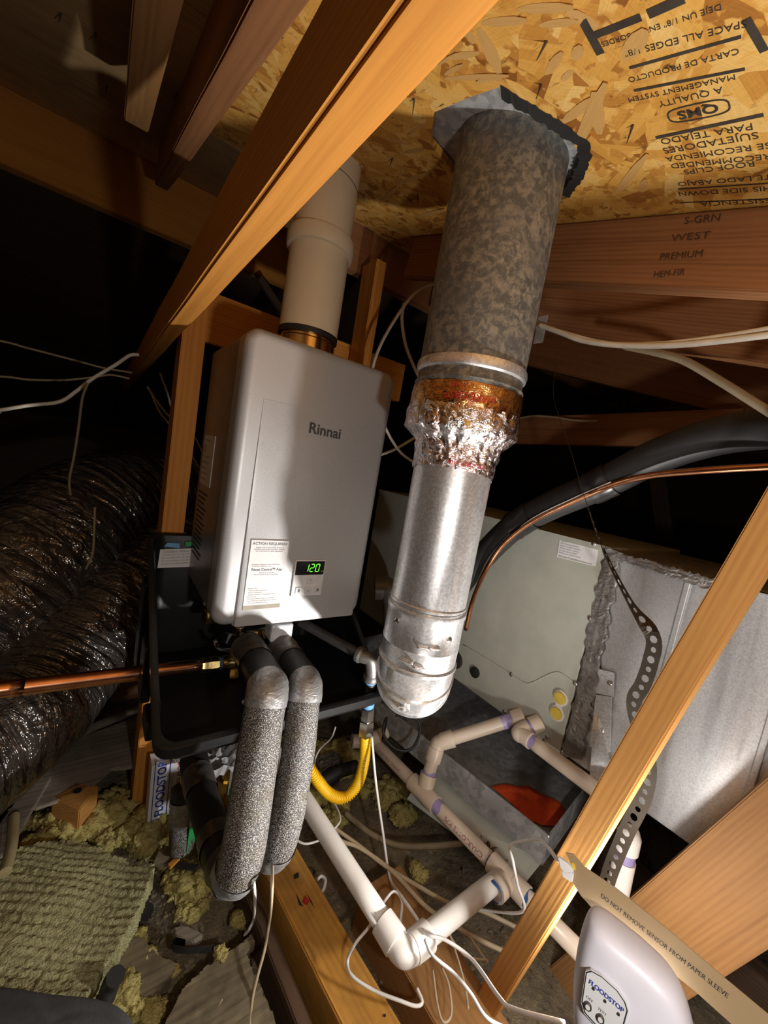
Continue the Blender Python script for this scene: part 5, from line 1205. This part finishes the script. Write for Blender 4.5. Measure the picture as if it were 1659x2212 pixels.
# ------------------------------------------------------------------ things on the attic floor
def inside(x, y, poly):
    c = False; n = len(poly)
    for i in range(n):
        (x1, y1), (x2, y2) = poly[i], poly[(i + 1) % n]
        if (y1 > y) != (y2 > y) and x < (x2 - x1) * (y - y1) / (y2 - y1) + x1: c = not c
    return c
def slab(name, px, z, thick, mat, label, cat, step=.012, relief=None, edge=.003, kind=None):
    """thick sheet lying level, outlined by floor points, with its own relief"""
    P = [at(*p, Z=z) for p in px]; poly = [(p.x, p.y) for p in P]
    x0, x1 = min(p[0] for p in poly), max(p[0] for p in poly); y0, y1 = min(p[1] for p in poly), max(p[1] for p in poly)
    bm = bmesh.new(); V = {}
    nx, ny = int((x1 - x0) / step) + 1, int((y1 - y0) / step) + 1
    def vert(i, j):
        if (i, j) not in V:
            x, y = x0 + i * step + edge * noise.noise(Vector((i * .23, j * .23, 1))), y0 + j * step + edge * noise.noise(Vector((i * .23, j * .23, 5)))
            V[i, j] = bm.verts.new((x, y, z + (relief(x, y) if relief else 0)))
        return V[i, j]
    for i in range(nx):
        for j in range(ny):
            cx, cy = x0 + (i + .5) * step, y0 + (j + .5) * step
            if inside(cx, cy, poly): bm.faces.new((vert(i, j), vert(i + 1, j), vert(i + 1, j + 1), vert(i, j + 1)))
    top = list(bm.faces)
    r = bmesh.ops.extrude_face_region(bm, geom=top)
    for v in [g for g in r['geom'] if isinstance(g, bmesh.types.BMVert)]: v.co.z = z - thick
    bmesh.ops.recalc_face_normals(bm, faces=bm.faces)
    o = mesh_obj(name, bm, M[mat]); smooth_by_angle(o, 60); return tag(o, label, cat, None, kind)
BZ = -1.03
def batt_relief(x, y):
    return .0024 * math.sin((x * .55 + y * .85) * 380 + 5 * noise.noise(Vector((x * 9, y * 9, 0)))) + .0045 * noise.noise(Vector((x * 150, y * 150, 2))) + .012 * noise.noise(Vector((x * 7, y * 7, 8)))
slab('insulation_batt', [(-420, 2060), (-140, 1960), (-40, 1890), (50, 1828), (120, 1815), (185, 1818), (235, 1838), (290, 1862), (335, 1866), (322, 1900), (305, 1950), (272, 2012), (232, 2070), (200, 2120), (178, 2160), (100, 2230), (-420, 2300)], BZ, .06, 'batt', 'olive insulation batt with ridged surface lying on the floor at left', 'insulation', .0045, batt_relief)
# loose wool: nobody could count the tufts
def tuft(bm, c, s, rnd):
    r = bmesh.ops.create_icosphere(bm, subdivisions=4, radius=1.0); sd = rnd.uniform(0, 90); sq = (rnd.uniform(.8, 1.4), rnd.uniform(.8, 1.4), rnd.uniform(.45, .8))
    for v in r['verts']:
        d = v.co.normalized(); k = 1 + .45 * noise.noise(d * 1.6 + Vector((sd, 0, 0))) + .30 * noise.noise(d * 4.5 + Vector((0, sd, 0))) + .20 * noise.noise(d * 10 + Vector((0, 0, sd))) + .12 * noise.noise(d * 24 + Vector((sd, 0, sd)))
        v.co = Vector((d.x * sq[0], d.y * sq[1], d.z * sq[2])) * (k * s) + c
def wool_area(label, spots, seed):
    rnd = random.Random(seed); bm = bmesh.new()
    for px, py, spread, n, size, z in spots:
        for k in range(n):
            q = at(px + rnd.gauss(0, spread), py + rnd.gauss(0, spread * .6), Z=z)
            tuft(bm, q + Vector((0, 0, size * .2)), size * rnd.uniform(.5, 1.25), rnd)
    o = mesh_obj('loose_insulation', bm, M['wool'], smooth=True); return tag(o, label, 'insulation', None, 'stuff')
wool_area('loose yellow wool heaped around the foot of the orange post', [(110, 1770, 30, 7, .035, -1.12), (200, 1760, 25, 8, .035, -1.12), (245, 1730, 15, 5, .035, -1.12), (300, 1805, 25, 9, .035, -1.12), (340, 1790, 18, 6, .032, -1.12), (150, 1800, 40, 7, .025, -1.12), (60, 1820, 30, 5, .025, -1.1), (30, 1900, 20, 3, .02, -1.1)], 1)
wool_area('loose yellow wool below the insulated pipe ends', [(380, 1885, 14, 5, .026, -1.12), (430, 1890, 18, 8, .028, -1.12), (455, 1870, 12, 4, .026, -1.12), (420, 1925, 12, 5, .022, -1.12), (275, 2030, 14, 4, .018, -1.1), (322, 2065, 8, 2, .022, -1.1), (240, 2090, 10, 3, .018, -1.1), (265, 2160, 10, 3, .024, -1.1), (375, 2105, 8, 2, .014, -1.1), (405, 1975, 14, 4, .016, -1.12), (530, 1980, 6, 3, .018, -1.1), (470, 2065, 5, 2, .014, -1.06), (300, 2190, 10, 3, .018, -1.1)], 2)
wool_area('loose yellow wool under the yellow gas connector', [(700, 1650, 22, 9, .040, -1.1), (745, 1640, 20, 6, .042, -1.12), (690, 1720, 18, 6, .035, -1.1), (720, 1760, 20, 5, .030, -1.1), (790, 1700, 22, 5, .035, -1.12), (840, 1720, 25, 6, .04, -1.12), (880, 1755, 12, 3, .03, -1.1), (640, 1620, 15, 5, .04, -1.12)], 3)
wool_area('small yellow wool scrap on the dark floor near the drain tee', [(905, 1885, 6, 4, .016, -1.07), (900, 1870, 4, 2, .012, -1.07)], 4)
# crumbs of debris
rnd = random.Random(11); bm = bmesh.new()
for k in range(900):
    px, py = rnd.uniform(180, 700), rnd.uniform(1870, 2212)
    if k > 650: px, py = rnd.uniform(640, 1150), rnd.uniform(1750, 2180)
    q = at(px, py, Z=-1.105); s = rnd.uniform(.0015, .006)
    r = bmesh.ops.create_icosphere(bm, subdivisions=1, radius=s)
    rot = Matrix.Rotation(rnd.uniform(0, 6), 3, 'Z')
    for v in r['verts']: v.co = rot @ Vector((v.co.x * rnd.uniform(.7, 2.2), v.co.y, v.co.z * .6)); v.co += Vector((q.x, q.y, gz(q.x, q.y) + s * .3))
o = mesh_obj('debris', bm, M['slab']); tag(o, 'crumbs of dirt and chips scattered over the floor', 'debris', None, 'stuff')
# slabs and scraps
slab('hardboard_slab', [(345, 2240), (395, 2135), (440, 2092), (475, 2068), (520, 2040), (543, 2018), (551, 2035), (530, 2058), (548, 2100), (590, 2190), (612, 2260)], -1.058, .02, 'slab', 'dirty brown flat slab lying at the bottom left of the joist', 'board', .0022, lambda x, y: .004 * noise.noise(Vector((x * 14, y * 14, 3))) + .0015 * noise.noise(Vector((x * 60, y * 60, 3))))
slab('hardboard_slab', [(230, 2110), (262, 2045), (300, 2020), (345, 2065), (380, 2080), (365, 2120), (330, 2150), (270, 2150)], -1.085, .02, 'slab', 'smaller dirty slab between the batt and the larger slab', 'board', .0022, lambda x, y: .004 * noise.noise(Vector((x * 16, y * 16, 9))))
def prism_px(name, px, z, h, mat, label, cat, bevel=.002):
    o = poly_prism(name, [at(*p, Z=z) for p in px], (0, 0, -1), h, M[mat], None, bevel); return tag(o, label, cat)
prism_px('wood_chip', [(375, 2002), (402, 1998), (440, 2016), (418, 2034), (380, 2022)], -1.06, .022, 'grey_wood', 'small pinkish wood chip lying on the dirt', 'wood')
bs = [at(*p, Z=-1.065) for p in ((476, 2046), (440, 2052), (400, 2054), (377, 2050), (372, 2040), (382, 2034), (400, 2038))]
bm = bmesh.new(); pv = None
for p in catmull(bs, 8):
    c = [bm.verts.new(p + Vector((0, 0, z_))) for z_ in (-.008, .010)]
    if pv: bm.faces.new((pv[0], c[0], c[1], pv[1]))
    pv = c
bmesh.ops.solidify(bm, geom=list(bm.faces), thickness=.002); o = mesh_obj('rubber_strip', bm, M['rubber'], smooth=True); tag(o, 'bent black rubber strip beside the wood chip', 'strip')
prism_px('foam_scrap', [(296, 1958), (318, 1942), (335, 1952), (325, 1975), (300, 1978)], -1.08, .02, 'foam_black', 'black foam scrap at the edge of the batt', 'scrap', .004)
prism_px('felt_scrap', [(345, 1830), (372, 1822), (380, 1838), (360, 1868), (330, 1862)], -1.07, .015, 'slab', 'dark felt scrap near the upright foam pipe', 'scrap', .003)
prism_px('wood_splinter', [(362, 1866), (386, 1846), (390, 1852), (368, 1874)], -1.065, .008, 'fir', 'orange wood splinter next to the dark felt scrap', 'wood', .001)
prism_px('felt_scrap', [(385, 1862), (430, 1866), (420, 1878), (380, 1874)], -1.075, .006, 'foam_black', 'flat black scrap behind the taped pipe end', 'scrap', .001)
# black pipe end poking up near the cloth
o = tube('foam_offcut', [at(228, 2160, Z=-1.06), at(240, 2125, Z=-1.04), at(250, 2108, Z=-1.02)], .016, M['foam_black'], None, 18); tag(o, 'short black foam pipe offcut by the grey cloth', 'offcut')
# grey cloth bag at the very front
cx = [(-260, 2170), (-40, 2138), (20, 2138), (70, 2150), (120, 2160), (180, 2162), (240, 2172), (280, 2195), (310, 2240), (340, 2420), (200, 2600), (-260, 2600)]
ZC = -.90
P = [at(*p, Z=ZC) for p in cx]; cen = sum(P, Vector()) / len(P); bm = bmesh.new(); RG = []
for s, dz in ((1.02, -.16), (1.03, -.05), (1.0, 0), (.95, .012), (.8, .016), (.55, .02), (.25, .022)):
    RG.append([bm.verts.new(cen + (p - cen) * s + Vector((0, 0, dz + .006 * noise.noise(p * 12 + Vector((s * 4, 0, 0)))))) for p in P])
n = len(P)
for i in range(len(RG) - 1):
    for k in range(n): bm.faces.new((RG[i][k], RG[i][(k + 1) % n], RG[i + 1][(k + 1) % n], RG[i + 1][k]))
bm.faces.new(RG[-1]); bm.faces.new(RG[0][::-1]); bmesh.ops.recalc_face_normals(bm, faces=bm.faces)
BG = thing('cloth_bag', cen - Vector((0, 0, .16)), 'dark grey cloth bag at the bottom left corner', 'bag')
o = mesh_obj('bag_body', bm, M['bag'], BG, smooth=True); md = o.modifiers.new('soft', 'SUBSURF'); md.levels = 2; md.render_levels = 2
tube('seam_piping', [at(*p, Z=ZC + .012) for p in ((20, 2215), (70, 2176), (80, 2168), (140, 2165), (200, 2172), (260, 2190))], .003, M['bag'], BG, 8)
# old boards and block behind the batt
prism_px('weathered_board', [(125, 1640), (180, 1590), (260, 1560), (338, 1532), (330, 1580), (312, 1640), (285, 1655), (240, 1660), (205, 1690), (150, 1720), (75, 1745), (60, 1730), (95, 1680)], -1.03, .012, 'grey_wood', 'weathered grey board with torn edge left of the post', 'board', .002)
BK = [at(*p, Z=-1.03) for p in ((112, 1722), (165, 1690), (214, 1698), (172, 1748))]
WB = thing('wood_block', sum(BK, Vector()) / 4 - Vector((0, 0, .07)), 'sawn wood block with a drilled hole standing in the wool', 'block')
poly_prism('block_body', BK, (0, 0, -1), .065, M['fir_pale'], WB, .003)
lathe('drilled_hole', at(168, 1708, Z=-1.0285), (0, 0, 1), [(0, .010), (.0008, .010)], M['rubber'], WB, 16)
prism_px('pale_lath', [(62, 1690), (98, 1660), (112, 1675), (20, 1835), (-40, 1880), (-45, 1840)], -1.02, .012, 'grey_wood', 'pale wood lath pointing down the left edge', 'wood', .002)
o = tube('clear_hose', [at(30, 1760, Z=-1.0), at(27, 1810, Z=-1.0), at(20, 1850, Z=-1.0), at(10, 1886, Z=-1.0)], .0115, M['hose'], None, 18); tag(o, 'cut end of a dirty clear hose at the left edge', 'hose')
o = tube('grey_conduit', [at(120, 1612, Z=-1.0), at(200, 1572, Z=-1.0), at(290, 1535, Z=-1.0), at(380, 1500, Z=-1.0)], .014, M['grey_wood'], None, 16); tag(o, 'dusty grey conduit behind the post under the lower duct', 'conduit')
cb = [at(*p, Y=1.75) for p in ((205, 1410), (300, 1425), (300, 1530), (255, 1535), (225, 1500))]
o = poly_prism('cardboard_flap', cb, (0, 1, 0), .006, M['fir_red'], None, .001); tag(o, 'brown cardboard flap in the shade left of the black pan', 'cardboard')
# crumpled scraps
def crumple_obj(name, px, py, z, size, mat, label, cat, seed):
    bm = bmesh.new(); c = at(px, py, Z=z); n = 14; rnd = random.Random(seed); V = []
    for j in range(n + 1):
        V.append([bm.verts.new(c + Vector(((i / n - .5) * size, (j / n - .5) * size * .8, size * .35 * abs(noise.noise(Vector((i * .5 + seed, j * .5, 1)))) + size * .15 * noise.noise(Vector((i * 1.2, j * 1.2, seed)))))) for i in range(n + 1)])
    for j in range(n):
        for i in range(n): bm.faces.new((V[j][i], V[j][i + 1], V[j + 1][i + 1], V[j + 1][i]))
    bmesh.ops.solidify(bm, geom=list(bm.faces), thickness=.0012)
    return tag(mesh_obj(name, bm, M[mat]), label, cat)
crumple_obj('paper_scrap', 1068, 1840, -.98, .10, 'kraft', 'crumpled brown paper on the grey panel near the tee', 'paper', 3)
crumple_obj('paper_scrap', 712, 1648, -1.03, .09, 'grey_wood', 'torn pinkish paper in the wool behind the gas connector', 'paper', 6)
crumple_obj('plastic_wrap', 480, 1640, -.90, .16, 'button', 'crumpled clear plastic under the pan behind the pipes', 'plastic', 8)
o = tube('black_sleeve', [at(690, 1690, Z=-1.03), at(730, 1668, Z=-1.02), at(770, 1655, Z=-1.02)], .02, M['foam_black'], None, 18); tag(o, 'black foam sleeve lying in the wool behind the gas connector', 'offcut')
bpy.context.view_layer.update()
